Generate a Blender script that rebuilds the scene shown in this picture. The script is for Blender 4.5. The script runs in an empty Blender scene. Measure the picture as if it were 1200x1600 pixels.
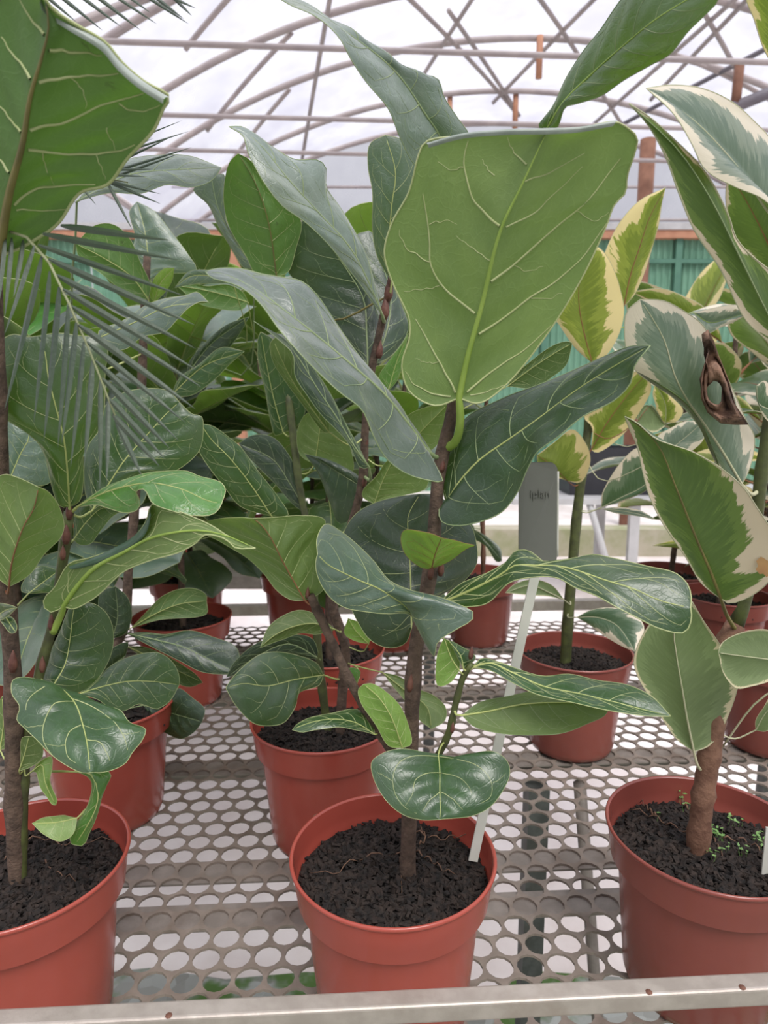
import bpy, math, random
import numpy as np
from mathutils import Vector, Matrix

# ------------------------------------------------------------------ camera, world, lights
scene = bpy.context.scene
COL = scene.collection
F_PX = 1060.0
PITCH = math.radians(9.2)
CAM_H = 0.61                      # camera above the bench top (bench top is z = 0)
cam_data = bpy.data.cameras.new('camera')
cam_data.sensor_fit = 'HORIZONTAL'
cam_data.sensor_width = 36.0
cam_data.lens = 36.0 * F_PX / 1200.0
cam_data.clip_start = 0.02
cam_data.clip_end = 200
cam_data.dof.use_dof = True
cam_data.dof.focus_distance = 0.66
cam_data.dof.aperture_fstop = 13.0
cam = bpy.data.objects.new('camera', cam_data)
COL.objects.link(cam)
cam.location = (0, 0, CAM_H)
cam.rotation_euler = (math.pi / 2 - PITCH, 0, 0)
scene.camera = cam

world = bpy.data.worlds.new('overcast_sky')
scene.world = world
world.use_nodes = True
wn = world.node_tree.nodes; wl = world.node_tree.links
w_co = wn.new('ShaderNodeTexCoord'); w_sep = wn.new('ShaderNodeSeparateXYZ'); w_rmp = wn.new('ShaderNodeMapRange')
wl.new(w_co.outputs['Generated'], w_sep.inputs[0]); wl.new(w_sep.outputs[2], w_rmp.inputs[0])
w_rmp.inputs[3].default_value = 0.32; w_rmp.inputs[4].default_value = 1.7       # overcast: brightest overhead
wn['Background'].inputs[0].default_value = (0.94, 0.94, 1.0, 1)
wl.new(w_rmp.outputs[0], wn['Background'].inputs[1])
sun_d = bpy.data.lights.new('hazy_sun', 'SUN')
sun_d.energy = 3.6
sun_d.angle = math.radians(28)
sun_d.color = (1.0, 0.96, 0.9)
sun = bpy.data.objects.new('hazy_sun', sun_d)
COL.objects.link(sun)
sun.rotation_euler = (math.radians(32), math.radians(14), 0)     # from above, behind the camera's right shoulder
scene.view_settings.view_transform = 'Standard'
scene.view_settings.look = 'None'
scene.view_settings.exposure = 0.16
scene.view_settings.gamma = 1.0
scene.view_settings.use_curve_mapping = False

# ------------------------------------------------------------------ pixel helpers
CP, SP = math.cos(PITCH), math.sin(PITCH)
CROPS = {'f': (0, 0, 1), 'c1': (0, 0, 2), 'c2': (600, 0, 2), 'c3': (0, 350, 2.857), 'c4': (300, 350, 2.6087),
         'c5': (760, 350, 2.7273), 'c6': (0, 720, 2.857), 'c7': (320, 750, 2.5), 'c8': (740, 700, 2.6087),
         'b1': (0, 1150, 2.857), 'b2': (380, 1150, 2.857), 'b3': (760, 1150, 2.7273),
         'd4': (900, 560, 4), 'd6': (100, 300, 3.3333), 'e5': (640, 560, 5.333)}

def ray(px, py):
    cx, cy = (px - 600) / F_PX, (800 - py) / F_PX
    return np.array((cx, CP + cy * SP, -SP + cy * CP))

def at(px, py, fwd):              # point seen at a pixel, at forward distance fwd (metres along the floor)
    d = ray(px, py)
    return np.array((0, 0, CAM_H)) + d * (fwd / d[1])

def on_z(px, py, z):
    d = ray(px, py)
    return np.array((0, 0, CAM_H)) + d * ((z - CAM_H) / d[2])

def pix(crop, pts):
    ox, oy, s = CROPS[crop]
    a = np.array(pts, float).reshape(-1, 2)
    return a / s + np.array((ox, oy))

# ------------------------------------------------------------------ materials
def new_mat(name):
    m = bpy.data.materials.new(name)
    m.use_nodes = True
    nt = m.node_tree
    return m, nt, nt.nodes['Principled BSDF'], nt.nodes['Material Output']

class N:                          # tiny node-graph helper
    def __init__(s, nt): s.nt = nt
    def n(s, t, **kw):
        x = s.nt.nodes.new(t)
        for k, v in kw.items(): setattr(x, k, v)
        return x
    def put(s, sock, v):
        if isinstance(v, bpy.types.NodeSocket): s.nt.links.new(v, sock)
        elif isinstance(v, tuple) and len(v) == 3 and sock.type == 'RGBA': sock.default_value = (*v, 1)
        else: sock.default_value = v
    def math(s, op, a, b=0.0, clamp=False):
        x = s.n('ShaderNodeMath', operation=op, use_clamp=clamp)
        s.put(x.inputs[0], a); s.put(x.inputs[1], b)
        return x.outputs[0]
    def mix(s, f, a, b, blend='MIX'):
        x = s.n('ShaderNodeMix', data_type='RGBA', blend_type=blend)
        s.put(x.inputs[0], f); s.put(x.inputs[6], a); s.put(x.inputs[7], b)
        return x.outputs[2]
    def noise(s, vec=None, scale=5.0, detail=3.0, rough=0.5):
        x = s.n('ShaderNodeTexNoise')
        if vec is not None: s.put(x.inputs['Vector'], vec)
        x.inputs['Scale'].default_value = scale
        x.inputs['Detail'].default_value = detail
        x.inputs['Roughness'].default_value = rough
        return x.outputs[0]
    def n_col(s, vec, scale):
        x = s.n('ShaderNodeTexNoise'); s.put(x.inputs['Vector'], vec); x.inputs['Scale'].default_value = scale
        return x.outputs['Color']
    def ramp(s, f, lo, hi):
        x = s.n('ShaderNodeMapRange', interpolation_type='SMOOTHSTEP')
        s.put(x.inputs[0], f); x.inputs[1].default_value = lo; x.inputs[2].default_value = hi
        return x.outputs[0]
    def obj(s): return s.n('ShaderNodeTexCoord').outputs['Object']
    def bump(s, h, strength=0.3, dist=0.002):
        x = s.n('ShaderNodeBump')
        x.inputs['Strength'].default_value = strength
        x.inputs['Distance'].default_value = dist
        s.put(x.inputs['Height'], h)
        return x.outputs[0]

def simple(name, c1, c2, scale=20, rough=0.5, bump=0.0, bscale=80, metal=0.0, spec=0.5, bdist=0.002):
    m, nt, p, o = new_mat(name)
    g = N(nt); co = g.obj()
    g.put(p.inputs['Base Color'], g.mix(g.ramp(g.noise(co, scale, 5, 0.6), 0.3, 0.7), c1, c2))
    p.inputs['Roughness'].default_value = rough
    p.inputs['Metallic'].default_value = metal
    p.inputs['Specular IOR Level'].default_value = spec
    if bump: g.put(p.inputs['Normal'], g.bump(g.noise(co, bscale, 4, 0.6), bump, bdist))
    return m

def leaf_mat(name, top, top2, under, under2, gloss=0.4, trans=0.28, tcol=(0.28, 0.5, 0.04), net=0.35, spots=False, dust=0.25, sheen=0.06):
    m, nt, p, o = new_mat(name)
    g = N(nt)
    uv = g.n('ShaderNodeUVMap', uv_map='Metric').outputs[0]
    rnd = g.n('ShaderNodeObjectInfo').outputs['Random']
    n1 = g.noise(uv, 22, 4, 0.6)
    n2 = g.noise(uv, 9, 2, 0.5)
    vor = g.n('ShaderNodeTexVoronoi', feature='DISTANCE_TO_EDGE')
    g.put(vor.inputs['Vector'], g.mix(0.035, uv, g.n_col(uv, 30))); vor.inputs['Scale'].default_value = 85
    net1 = g.math('SUBTRACT', 1.0, g.ramp(vor.outputs['Distance'], 0.0, 0.055))
    vor2 = g.n('ShaderNodeTexVoronoi', feature='DISTANCE_TO_EDGE')
    g.put(vor2.inputs['Vector'], uv); vor2.inputs['Scale'].default_value = 260
    net2 = g.math('SUBTRACT', 1.0, g.ramp(vor2.outputs['Distance'], 0.0, 0.12))
    netf = g.math('ADD', g.math('MULTIPLY', net1, net * 0.5), g.math('MULTIPLY', net2, net * 0.3), True)
    ct = g.mix(g.ramp(n1, 0.3, 0.75), top, top2)
    if dust: ct = g.mix(g.math('MULTIPLY', g.ramp(n2, 0.45, 0.75), dust), ct, (0.30, 0.32, 0.27))
    ct = g.mix(g.math('MULTIPLY', netf, 0.6), ct, tuple(min(1, c * 1.7 + 0.05) for c in top2))
    cu = g.mix(g.ramp(n1, 0.3, 0.75), under, under2)
    cu = g.mix(g.math('MULTIPLY', netf, 0.7), cu, tuple(min(1, c * 1.35 + 0.06) for c in under2))
    if spots:
        sp = g.math('MULTIPLY', g.ramp(g.noise(uv, 95, 3, 0.7), 0.60, 0.68), g.ramp(g.noise(uv, 14, 2, 0.5), 0.48, 0.62))
        cu = g.mix(sp, cu, (0.02, 0.03, 0.006))
    hs = g.n('ShaderNodeHueSaturation')
    back = g.n('ShaderNodeNewGeometry').outputs['Backfacing']
    g.put(hs.inputs['Color'], g.mix(back, ct, cu))
    g.put(hs.inputs['Value'], g.math('ADD', g.math('MULTIPLY', rnd, 0.4), 0.8))
    g.put(p.inputs['Base Color'], hs.outputs[0])
    g.put(p.inputs['Roughness'], g.math('ADD', g.math('MULTIPLY', back, 0.2), g.math('ADD', gloss - 0.06, g.math('MULTIPLY', n2, 0.12))))
    p.inputs['Specular IOR Level'].default_value = 0.8
    p.inputs['Sheen Weight'].default_value = sheen; p.inputs['Sheen Roughness'].default_value = 0.35
    g.put(p.inputs['Normal'], g.bump(g.math('ADD', g.math('MULTIPLY', net1, -0.7), g.math('ADD', g.math('MULTIPLY', net2, -0.3), n1)), 0.2, 0.001))
    tr = g.n('ShaderNodeBsdfTranslucent')
    g.put(tr.inputs[0], g.mix(g.math('MULTIPLY', netf, 0.4), tcol, tuple(c * 1.3 for c in tcol)))
    mx = g.n('ShaderNodeMixShader')
    mx.inputs[0].default_value = trans
    nt.links.new(p.outputs[0], mx.inputs[1]); nt.links.new(tr.outputs[0], mx.inputs[2])
    nt.links.new(mx.outputs[0], o.inputs[0])
    return m

def varieg_mat(name, dark, mid, cream, udark, umid, ucream, thr=0.62, amp=1.1, gloss=0.33):
    m, nt, p, o = new_mat(name)
    g = N(nt)
    uvn = g.n('ShaderNodeUVMap', uv_map='UVMap')
    sep = g.n('ShaderNodeSeparateXYZ'); nt.links.new(uvn.outputs[0], sep.inputs[0])
    t, v = sep.outputs[0], sep.outputs[1]
    s = g.math('ABSOLUTE', g.math('SUBTRACT', g.math('MULTIPLY', v, 2.0), 1.0))
    sgn = g.math('MULTIPLY', g.math('GREATER_THAN', v, 0.5), 7.3)
    rnd = g.math('MULTIPLY', g.n('ShaderNodeObjectInfo').outputs['Random'], 37.0)
    ph = g.math('SUBTRACT', t, g.math('MULTIPLY', s, 0.22))
    cmb = g.n('ShaderNodeCombineXYZ')
    g.put(cmb.inputs[0], g.math('MULTIPLY', ph, 9.0)); g.put(cmb.inputs[1], g.math('MULTIPLY', s, 1.2)); g.put(cmb.inputs[2], g.math('ADD', sgn, rnd))
    cmb2 = g.n('ShaderNodeCombineXYZ')
    g.put(cmb2.inputs[0], g.math('MULTIPLY', ph, 60.0)); g.put(cmb2.inputs[1], g.math('MULTIPLY', s, 3.0)); g.put(cmb2.inputs[2], g.math('ADD', sgn, rnd))
    nbig = g.math('SUBTRACT', g.noise(cmb.outputs[0], 0.55, 2, 0.5), 0.5)
    nfin = g.math('SUBTRACT', g.noise(cmb2.outputs[0], 1.0, 3, 0.6), 0.5)
    edge = g.math('ADD', s, g.math('ADD', g.math('MULTIPLY', nbig, amp * 1.5), g.math('MULTIPLY', nfin, 0.42)))
    edge = g.math('ADD', edge, g.math('MULTIPLY', g.ramp(t, 0.86, 1.0), 0.35))
    mc = g.math('MAXIMUM', g.ramp(edge, thr, thr + 0.05), g.ramp(s, 0.93, 0.97))
    mm = g.ramp(g.math('ADD', edge, g.math('MULTIPLY', nfin, 0.5)), thr - 0.34, thr - 0.22)
    stre = g.math('MULTIPLY', g.ramp(nfin, -0.1, 0.3), 0.35)
    ct = g.mix(mc, g.mix(stre, g.mix(mm, dark, mid), tuple(c * 1.5 for c in mid)), cream)
    cu = g.mix(mc, g.mix(stre, g.mix(mm, udark, umid), tuple(c * 1.4 for c in umid)), ucream)
    back = g.n('ShaderNodeNewGeometry').outputs['Backfacing']
    col = g.mix(back, ct, cu)
    g.put(p.inputs['Base Color'], col)
    p.inputs['Roughness'].default_value = gloss
    g.put(p.inputs['Normal'], g.bump(nfin, 0.25, 0.0012))
    tr = g.n('ShaderNodeBsdfTranslucent')
    g.put(tr.inputs[0], g.mix(0.35, g.mix(mc, (0.25, 0.42, 0.06), (0.7, 0.6, 0.32)), col))
    mx = g.n('ShaderNodeMixShader'); mx.inputs[0].default_value = 0.25
    nt.links.new(p.outputs[0], mx.inputs[1]); nt.links.new(tr.outputs[0], mx.inputs[2])
    nt.links.new(mx.outputs[0], o.inputs[0])
    return m

M = {}
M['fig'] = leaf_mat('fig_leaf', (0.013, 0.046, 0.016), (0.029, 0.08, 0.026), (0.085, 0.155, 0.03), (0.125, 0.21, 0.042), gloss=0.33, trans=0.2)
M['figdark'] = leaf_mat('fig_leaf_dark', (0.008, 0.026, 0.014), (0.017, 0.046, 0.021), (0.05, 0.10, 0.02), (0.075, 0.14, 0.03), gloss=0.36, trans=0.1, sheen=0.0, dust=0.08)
M['figfresh'] = leaf_mat('fig_leaf_fresh', (0.05, 0.16, 0.035), (0.09, 0.25, 0.05), (0.15, 0.27, 0.05), (0.21, 0.36, 0.07), gloss=0.3, dust=0.05, tcol=(0.35, 0.6, 0.05))
M['figgrey'] = leaf_mat('fig_leaf_dusty_sheen', (0.055, 0.095, 0.072), (0.095, 0.145, 0.11), (0.085, 0.155, 0.03), (0.125, 0.21, 0.042), gloss=0.33, dust=0.5, trans=0.15, sheen=0.3)  # dust, plus the roof's grey sheen put into the top colour
M['figsheen'] = leaf_mat('fig_leaf_waxy_sheen', (0.085, 0.12, 0.10), (0.14, 0.18, 0.155), (0.085, 0.155, 0.03), (0.125, 0.21, 0.042), gloss=0.3, dust=0.6, trans=0.1, sheen=0.55)  # stronger roof reflection painted in as a greyer top colour
M['fighero'] = leaf_mat('fig_leaf_underside', (0.03, 0.10, 0.04), (0.05, 0.14, 0.05), (0.105, 0.17, 0.045), (0.15, 0.225, 0.058), gloss=0.42, trans=0.26, net=0.25, tcol=(0.24, 0.4, 0.05))
M['figspot'] = leaf_mat('fig_leaf_spotted', (0.08, 0.14, 0.09), (0.13, 0.19, 0.12), (0.05, 0.12, 0.018), (0.075, 0.165, 0.026), gloss=0.42, spots=True, trans=0.24, tcol=(0.16, 0.34, 0.03))
M['figpale'] = leaf_mat('fig_leaf_pale', (0.20, 0.30, 0.09), (0.26, 0.36, 0.12), (0.26, 0.34, 0.12), (0.32, 0.40, 0.16), gloss=0.45, dust=0)
M['figyoung'] = leaf_mat('fig_leaf_young', (0.16, 0.30, 0.02), (0.22, 0.38, 0.03), (0.2, 0.32, 0.03), (0.26, 0.4, 0.04), gloss=0.4, dust=0)
M['vg'] = varieg_mat('variegated_leaf', (0.05, 0.10, 0.055), (0.13, 0.18, 0.12), (0.72, 0.64, 0.5), (0.055, 0.10, 0.025), (0.11, 0.17, 0.04), (0.66, 0.56, 0.42), thr=0.82)
M['vggrey'] = varieg_mat('variegated_leaf_grey', (0.13, 0.18, 0.15), (0.24, 0.28, 0.23), (0.74, 0.68, 0.54), (0.10, 0.15, 0.05), (0.16, 0.22, 0.08), (0.66, 0.56, 0.38), thr=0.72, gloss=0.28)
M['vgpale'] = varieg_mat('variegated_leaf_dull', (0.14, 0.19, 0.09), (0.19, 0.24, 0.12), (0.62, 0.56, 0.36), (0.14, 0.19, 0.085), (0.18, 0.24, 0.11), (0.62, 0.56, 0.36), thr=0.95, amp=0.3, gloss=0.5)
M['vgyel'] = varieg_mat('variegated_leaf_yellow', (0.16, 0.21, 0.02), (0.26, 0.31, 0.04), (0.78, 0.66, 0.30), (0.16, 0.21, 0.02), (0.26, 0.31, 0.05), (0.78, 0.64, 0.30), thr=0.66)
M['vein'] = simple('vein', (0.34, 0.39, 0.16), (0.43, 0.47, 0.23), 30, 0.5)
M['veindim'] = simple('vein_dim', (0.20, 0.27, 0.12), (0.27, 0.33, 0.16), 30, 0.5)
M['veinbrown'] = simple('vein_brown', (0.12, 0.10, 0.03), (0.2, 0.17, 0.05), 30, 0.5)
M['veinred'] = simple('vein_red', (0.26, 0.13, 0.05), (0.34, 0.2, 0.07), 30, 0.5)
M['midgreen'] = simple('midrib_green', (0.22, 0.33, 0.05), (0.3, 0.42, 0.08), 30, 0.45)
M['midyellow'] = simple('midrib_yellow', (0.36, 0.41, 0.13), (0.44, 0.48, 0.18), 30, 0.45)
M['midred'] = simple('midrib_red', (0.20, 0.075, 0.035), (0.28, 0.12, 0.05), 30, 0.45)
M['midcream'] = simple('midrib_cream', (0.42, 0.44, 0.26), (0.5, 0.48, 0.32), 30, 0.45)
M['foldgreen'] = simple('folded_margin_green', (0.09, 0.14, 0.035), (0.13, 0.19, 0.05), 40, 0.5)
M['foldgrey'] = simple('folded_margin_grey', (0.2, 0.24, 0.2), (0.3, 0.34, 0.3), 40, 0.4)
M['folddark'] = simple('folded_margin_dark', (0.035, 0.085, 0.045), (0.07, 0.125, 0.08), 40, 0.38)
M['bark'] = simple('bark', (0.05, 0.032, 0.022), (0.13, 0.085, 0.06), 90, 0.85, 0.9, 260)
M['barkred'] = simple('bark_reddish', (0.11, 0.05, 0.03), (0.2, 0.105, 0.065), 70, 0.8, 0.6, 220)
M['stemgreen'] = simple('stem_green', (0.045, 0.05, 0.018), (0.09, 0.11, 0.03), 60, 0.55, 0.2, 150)
M['shoot'] = simple('shoot_green', (0.1, 0.18, 0.03), (0.17, 0.27, 0.05), 40, 0.45)
M['stipule'] = simple('stipule', (0.08, 0.026, 0.018), (0.16, 0.065, 0.042), 120, 0.6, 0.3, 200)
M['pot'] = simple('pot_plastic', (0.325, 0.06, 0.042), (0.365, 0.071, 0.05), 6, 0.26, 0.05, 30)
M['potdark'] = simple('pot_plastic_brown', (0.21, 0.052, 0.04), (0.25, 0.064, 0.048), 6, 0.26, 0.05, 30)
M['soil'] = simple('soil', (0.006, 0.004, 0.0035), (0.02, 0.014, 0.011), 160, 0.95, 1.0, 220, bdist=0.006)
M['chip'] = simple('bark_chip', (0.004, 0.003, 0.0026), (0.03, 0.019, 0.014), 110, 0.9, 0.6, 200)
M['root'] = simple('root', (0.09, 0.045, 0.028), (0.18, 0.1, 0.06), 40, 0.8)
M['weed'] = simple('weed', (0.10, 0.22, 0.05), (0.17, 0.3, 0.09), 80, 0.5)
M['brown'] = simple('dead_leaf', (0.05, 0.025, 0.016), (0.3, 0.17, 0.11), 45, 0.7, 0.8, 120, bdist=0.004)
M['palm'] = simple('palm_leaflet', (0.028, 0.05, 0.026), (0.06, 0.085, 0.05), 12, 0.38, 0.2, 200)
M['palmrib'] = simple('palm_rachis', (0.2, 0.22, 0.11), (0.28, 0.3, 0.16), 30, 0.5)
M['tag'] = simple('tag_plastic_shaded', (0.115, 0.12, 0.1), (0.14, 0.145, 0.125), 8, 0.45, 0.05, 60)  # base colour lowered so the plate looks shaded
M['tagstake'] = simple('tag_stake', (0.5, 0.5, 0.44), (0.6, 0.6, 0.54), 8, 0.5)

def metal_mat(name, c1, c2, dirt, rough=0.45, metal=0.55):
    m, nt, p, o = new_mat(name)
    g = N(nt); co = g.obj()
    base = g.mix(g.ramp(g.noise(co, 35, 5, 0.6), 0.35, 0.7), c1, c2)
    base = g.mix(g.math('MULTIPLY', g.ramp(g.noise(co, 9, 5, 0.65), 0.5, 0.72), 0.8), base, dirt)
    g.put(p.inputs['Base Color'], base)
    p.inputs['Metallic'].default_value = metal
    p.inputs['Roughness'].default_value = rough
    g.put(p.inputs['Normal'], g.bump(g.noise(co, 170, 4, 0.6), 0.25, 0.001))
    return m
M['sheet'] = metal_mat('perforated_steel', (0.19, 0.155, 0.128), (0.255, 0.212, 0.178), (0.13, 0.095, 0.072), 0.55, 0.1)
M['rail'] = metal_mat('galvanised_rail', (0.37, 0.325, 0.285), (0.46, 0.41, 0.365), (0.32, 0.265, 0.22), 0.42, 0.45)
M['bar'] = metal_mat('bench_bar', (0.18, 0.155, 0.135), (0.24, 0.21, 0.185), (0.14, 0.11, 0.09), 0.6, 0.1)
M['leg'] = metal_mat('bench_leg', (0.06, 0.065, 0.06), (0.1, 0.105, 0.1), (0.06, 0.05, 0.04), 0.5, 0.3)
M['rust'] = simple('rust_spot', (0.1, 0.04, 0.025), (0.16, 0.07, 0.045), 200, 0.8)
M['wood'] = simple('weathered_timber', (0.17, 0.075, 0.045), (0.25, 0.12, 0.075), 8, 0.8, 0.3, 40)
M['beam'] = simple('eaves_beam', (0.36, 0.17, 0.1), (0.45, 0.23, 0.14), 6, 0.8)
M['galv'] = simple('roof_tube', (0.30, 0.26, 0.26), (0.38, 0.33, 0.32), 5, 0.6)
M['tubedark'] = simple('roof_tube_dark', (0.12, 0.11, 0.13), (0.18, 0.16, 0.18), 5, 0.6)
M['green'] = simple('green_sheet', (0.11, 0.25, 0.165), (0.15, 0.31, 0.21), 3, 0.6)  # green lightened to put the distance haze into the colour
M['greendark'] = simple('green_frame', (0.06, 0.16, 0.11), (0.08, 0.2, 0.135), 3, 0.6)
M['blue'] = simple('blue_sheet', (0.05, 0.15, 0.4), (0.08, 0.2, 0.5), 3, 0.6)
M['curb'] = simple('mossy_curb', (0.25, 0.27, 0.14), (0.42, 0.38, 0.3), 3, 0.9, 0.4, 20)
M['white'] = simple('white_frame', (0.36, 0.36, 0.36), (0.45, 0.45, 0.45), 5, 0.5)
M['black'] = simple('black_crate', (0.012, 0.012, 0.016), (0.02, 0.02, 0.026), 5, 0.5)
M['grass'] = simple('moss', (0.06, 0.14, 0.02), (0.12, 0.22, 0.04), 12, 0.9, 0.5, 60)

def floor_mat():
    m, nt, p, o = new_mat('pale_floor')
    g = N(nt); co = g.obj()
    c = g.mix(g.ramp(g.noise(co, 2.2, 6, 0.65), 0.3, 0.7), (0.66, 0.58, 0.55), (0.82, 0.76, 0.74))
    c = g.mix(g.math('MULTIPLY', g.ramp(g.noise(co, 0.9, 4, 0.6), 0.58, 0.72), 0.35), c, (0.45, 0.38, 0.32))
    g.put(p.inputs['Base Color'], c); p.inputs['Roughness'].default_value = 0.8
    return m
M['floor'] = floor_mat()
def gravel_mat():
    m, nt, p, o = new_mat('mossy_gravel')
    g = N(nt); co = g.obj()
    v = g.n('ShaderNodeTexVoronoi'); g.put(v.inputs['Vector'], co); v.inputs['Scale'].default_value = 16
    c = g.mix(v.outputs['Color'], (0.2, 0.2, 0.18), (0.36, 0.38, 0.36), 'MIX')
    c = g.mix(g.ramp(g.noise(co, 5, 4, 0.6), 0.48, 0.6), c, (0.07, 0.14, 0.03))
    g.put(p.inputs['Base Color'], c); p.inputs['Roughness'].default_value = 0.85
    g.put(p.inputs['Normal'], g.bump(v.outputs['Distance'], 0.6, 0.02))
    return m
M['gravel'] = gravel_mat()
def film_mat():
    m, nt, p, o = new_mat('greenhouse_film')
    nt.nodes.remove(p)
    g = N(nt); co = g.obj()
    tp = g.n('ShaderNodeBsdfTransparent'); tp.inputs[0].default_value = (0.95, 0.95, 0.97, 1)
    tl = g.n('ShaderNodeBsdfTranslucent')
    g.put(tl.inputs[0], g.mix(g.ramp(g.noise(co, 1.4, 5, 0.6), 0.3, 0.7), (0.42, 0.40, 0.52), (0.74, 0.74, 0.8)))
    mx = g.n('ShaderNodeMixShader'); mx.inputs[0].default_value = 0.32
    nt.links.new(tp.outputs[0], mx.inputs[1]); nt.links.new(tl.outputs[0], mx.inputs[2])
    nt.links.new(mx.outputs[0], o.inputs[0])
    return m
M['film'] = film_mat()

# ------------------------------------------------------------------ mesh helpers
class MB:
    def __init__(s): s.v = []; s.f = []; s.k = 0; s.smooth = True
    def add(s, verts, faces):
        o = s.k
        s.v.extend([tuple(map(float, p)) for p in verts]); s.f.extend([tuple(i + o for i in f) for f in faces])
        s.k += len(verts)
        return s
    def tube(s, pts, rad, n=6, cap=True):
        P = np.array(pts, float); m = len(P)
        R = np.full(m, rad, float) if np.isscalar(rad) else np.array(rad, float)
        T = np.gradient(P, axis=0); T /= (np.linalg.norm(T, axis=1)[:, None] + 1e-12)
        ref = np.array((0, 0, 1.0)) if abs(T[0][2]) < 0.9 else np.array((1.0, 0, 0))
        a = np.cross(T[0], ref); a /= np.linalg.norm(a)
        vs = []
        ang = np.arange(n) * 2 * math.pi / n
        for i in range(m):
            a = a - T[i] * np.dot(a, T[i]); a /= (np.linalg.norm(a) + 1e-12)
            b = np.cross(T[i], a)
            for q in ang: vs.append(P[i] + R[i] * (math.cos(q) * a + math.sin(q) * b))
        fs = [(i * n + j, i * n + (j + 1) % n, (i + 1) * n + (j + 1) % n, (i + 1) * n + j) for i in range(m - 1) for j in range(n)]
        if cap: fs += [tuple(range(n))[::-1], tuple((m - 1) * n + j for j in range(n))]
        return s.add(vs, fs)
    def box(s, lo, hi, mat=None):
        x0, y0, z0 = lo; x1, y1, z1 = hi
        vs = [np.array(p, float) for p in ((x0, y0, z0), (x1, y0, z0), (x1, y1, z0), (x0, y1, z0), (x0, y0, z1), (x1, y0, z1), (x1, y1, z1), (x0, y1, z1))]
        if mat is not None: vs = [mat @ p for p in vs]
        return s.add(vs, [(3, 2, 1, 0), (4, 5, 6, 7), (0, 1, 5, 4), (1, 2, 6, 5), (2, 3, 7, 6), (3, 0, 4, 7)])
    def lathe(s, prof, n=48):
        vs = []
        for r, z in prof:
            for j in range(n):
                q = 2 * math.pi * j / n
                vs.append((r * math.cos(q), r * math.sin(q), z))
        m = len(prof)
        return s.add(vs, [(i * n + j, i * n + (j + 1) % n, (i + 1) * n + (j + 1) % n, (i + 1) * n + j) for i in range(m - 1) for j in range(n)])
    def mesh(s, name, mat, smooth=True):
        me = bpy.data.meshes.new(name)
        me.from_pydata(s.v, [], s.f)
        me.materials.append(mat)
        if smooth: me.polygons.foreach_set('use_smooth', [True] * len(me.polygons))
        me.update()
        return me
    def build(s, name, mat, parent=None, smooth=True, loc=None):
        return link(name, s.mesh(name, mat, smooth), parent, loc)

def link(name, data, parent=None, loc=None):
    o = bpy.data.objects.new(name, data)
    COL.objects.link(o)
    if loc is not None: o.location = loc
    if parent is not None: o.parent = parent
    return o

def tag(o, label, cat, group=None):
    o['label'] = label; o['category'] = cat
    if group: o['group'] = group
    return o
def struct(o, label, cat):
    tag(o, label, cat); o['kind'] = 'structure'
    return o
def rotz(a):
    return np.array(((math.cos(a), -math.sin(a), 0), (math.sin(a), math.cos(a), 0), (0, 0, 1.0)))

def spline(P, n):                 # smooth curve through P, n+1 samples even along its length
    P = np.array(P, float)
    keep = [0] + [i for i in range(1, len(P)) if np.linalg.norm(P[i] - P[i - 1]) > 1e-7]
    P = P[keep]
    if len(P) == 2: P = np.array([P[0], (P[0] + P[1]) / 2, P[1]])
    u = np.concatenate([[0], np.cumsum(np.sqrt(np.linalg.norm(np.diff(P, axis=0), axis=1)))])
    m = np.gradient(P, u, axis=0)
    q = np.linspace(0, u[-1], n * 4 + 1)
    k = np.clip(np.searchsorted(u, q, side='right') - 1, 0, len(u) - 2)
    h = (u[k + 1] - u[k])[:, None]; x = ((q - u[k])[:, None]) / h
    C = (2 * x**3 - 3 * x**2 + 1) * P[k] + (x**3 - 2 * x**2 + x) * h * m[k] + (-2 * x**3 + 3 * x**2) * P[k + 1] + (x**3 - x**2) * h * m[k + 1]
    L = np.concatenate([[0], np.cumsum(np.linalg.norm(np.diff(C, axis=0), axis=1))])
    w = np.linspace(0, L[-1], n + 1)
    return np.stack([np.interp(w, L, C[:, i]) for i in range(C.shape[1])], 1)
# ------------------------------------------------------------------ the greenhouse
FZ = -0.84                        # floor level
fl = MB().add([(-14, -4, FZ), (14, -4, FZ), (14, 13, FZ), (-14, 13, FZ)], [(0, 1, 2, 3)]).build('floor', M['floor'], None, False)
struct(fl, 'pale dusty concrete greenhouse floor under the plant benches', 'floor')
gv = MB()
rng = random.Random(3)
xs = np.linspace(-4, 4, 41)
edge = [1.5 + rng.uniform(-0.05, 0.05) for _ in xs]
gv.add([(x, -3, FZ + 0.012) for x in xs] + [(x, e, FZ + 0.012) for x, e in zip(xs, edge)] + [(x, e, FZ) for x, e in zip(xs, edge)],
       [(i, i + 1, 42 + i, 41 + i) for i in range(40)] + [(41 + i, 42 + i, 83 + i, 82 + i) for i in range(40)])
gv.build('gravel_strip', M['gravel'], fl, False)
cb = MB().box((-9, 6.3, FZ), (9, 6.55, FZ + 0.26)).build('trim_1', M['curb'], None, False)
struct(cb, 'low mossy concrete curb across the floor behind the benches', 'curb')

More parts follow.
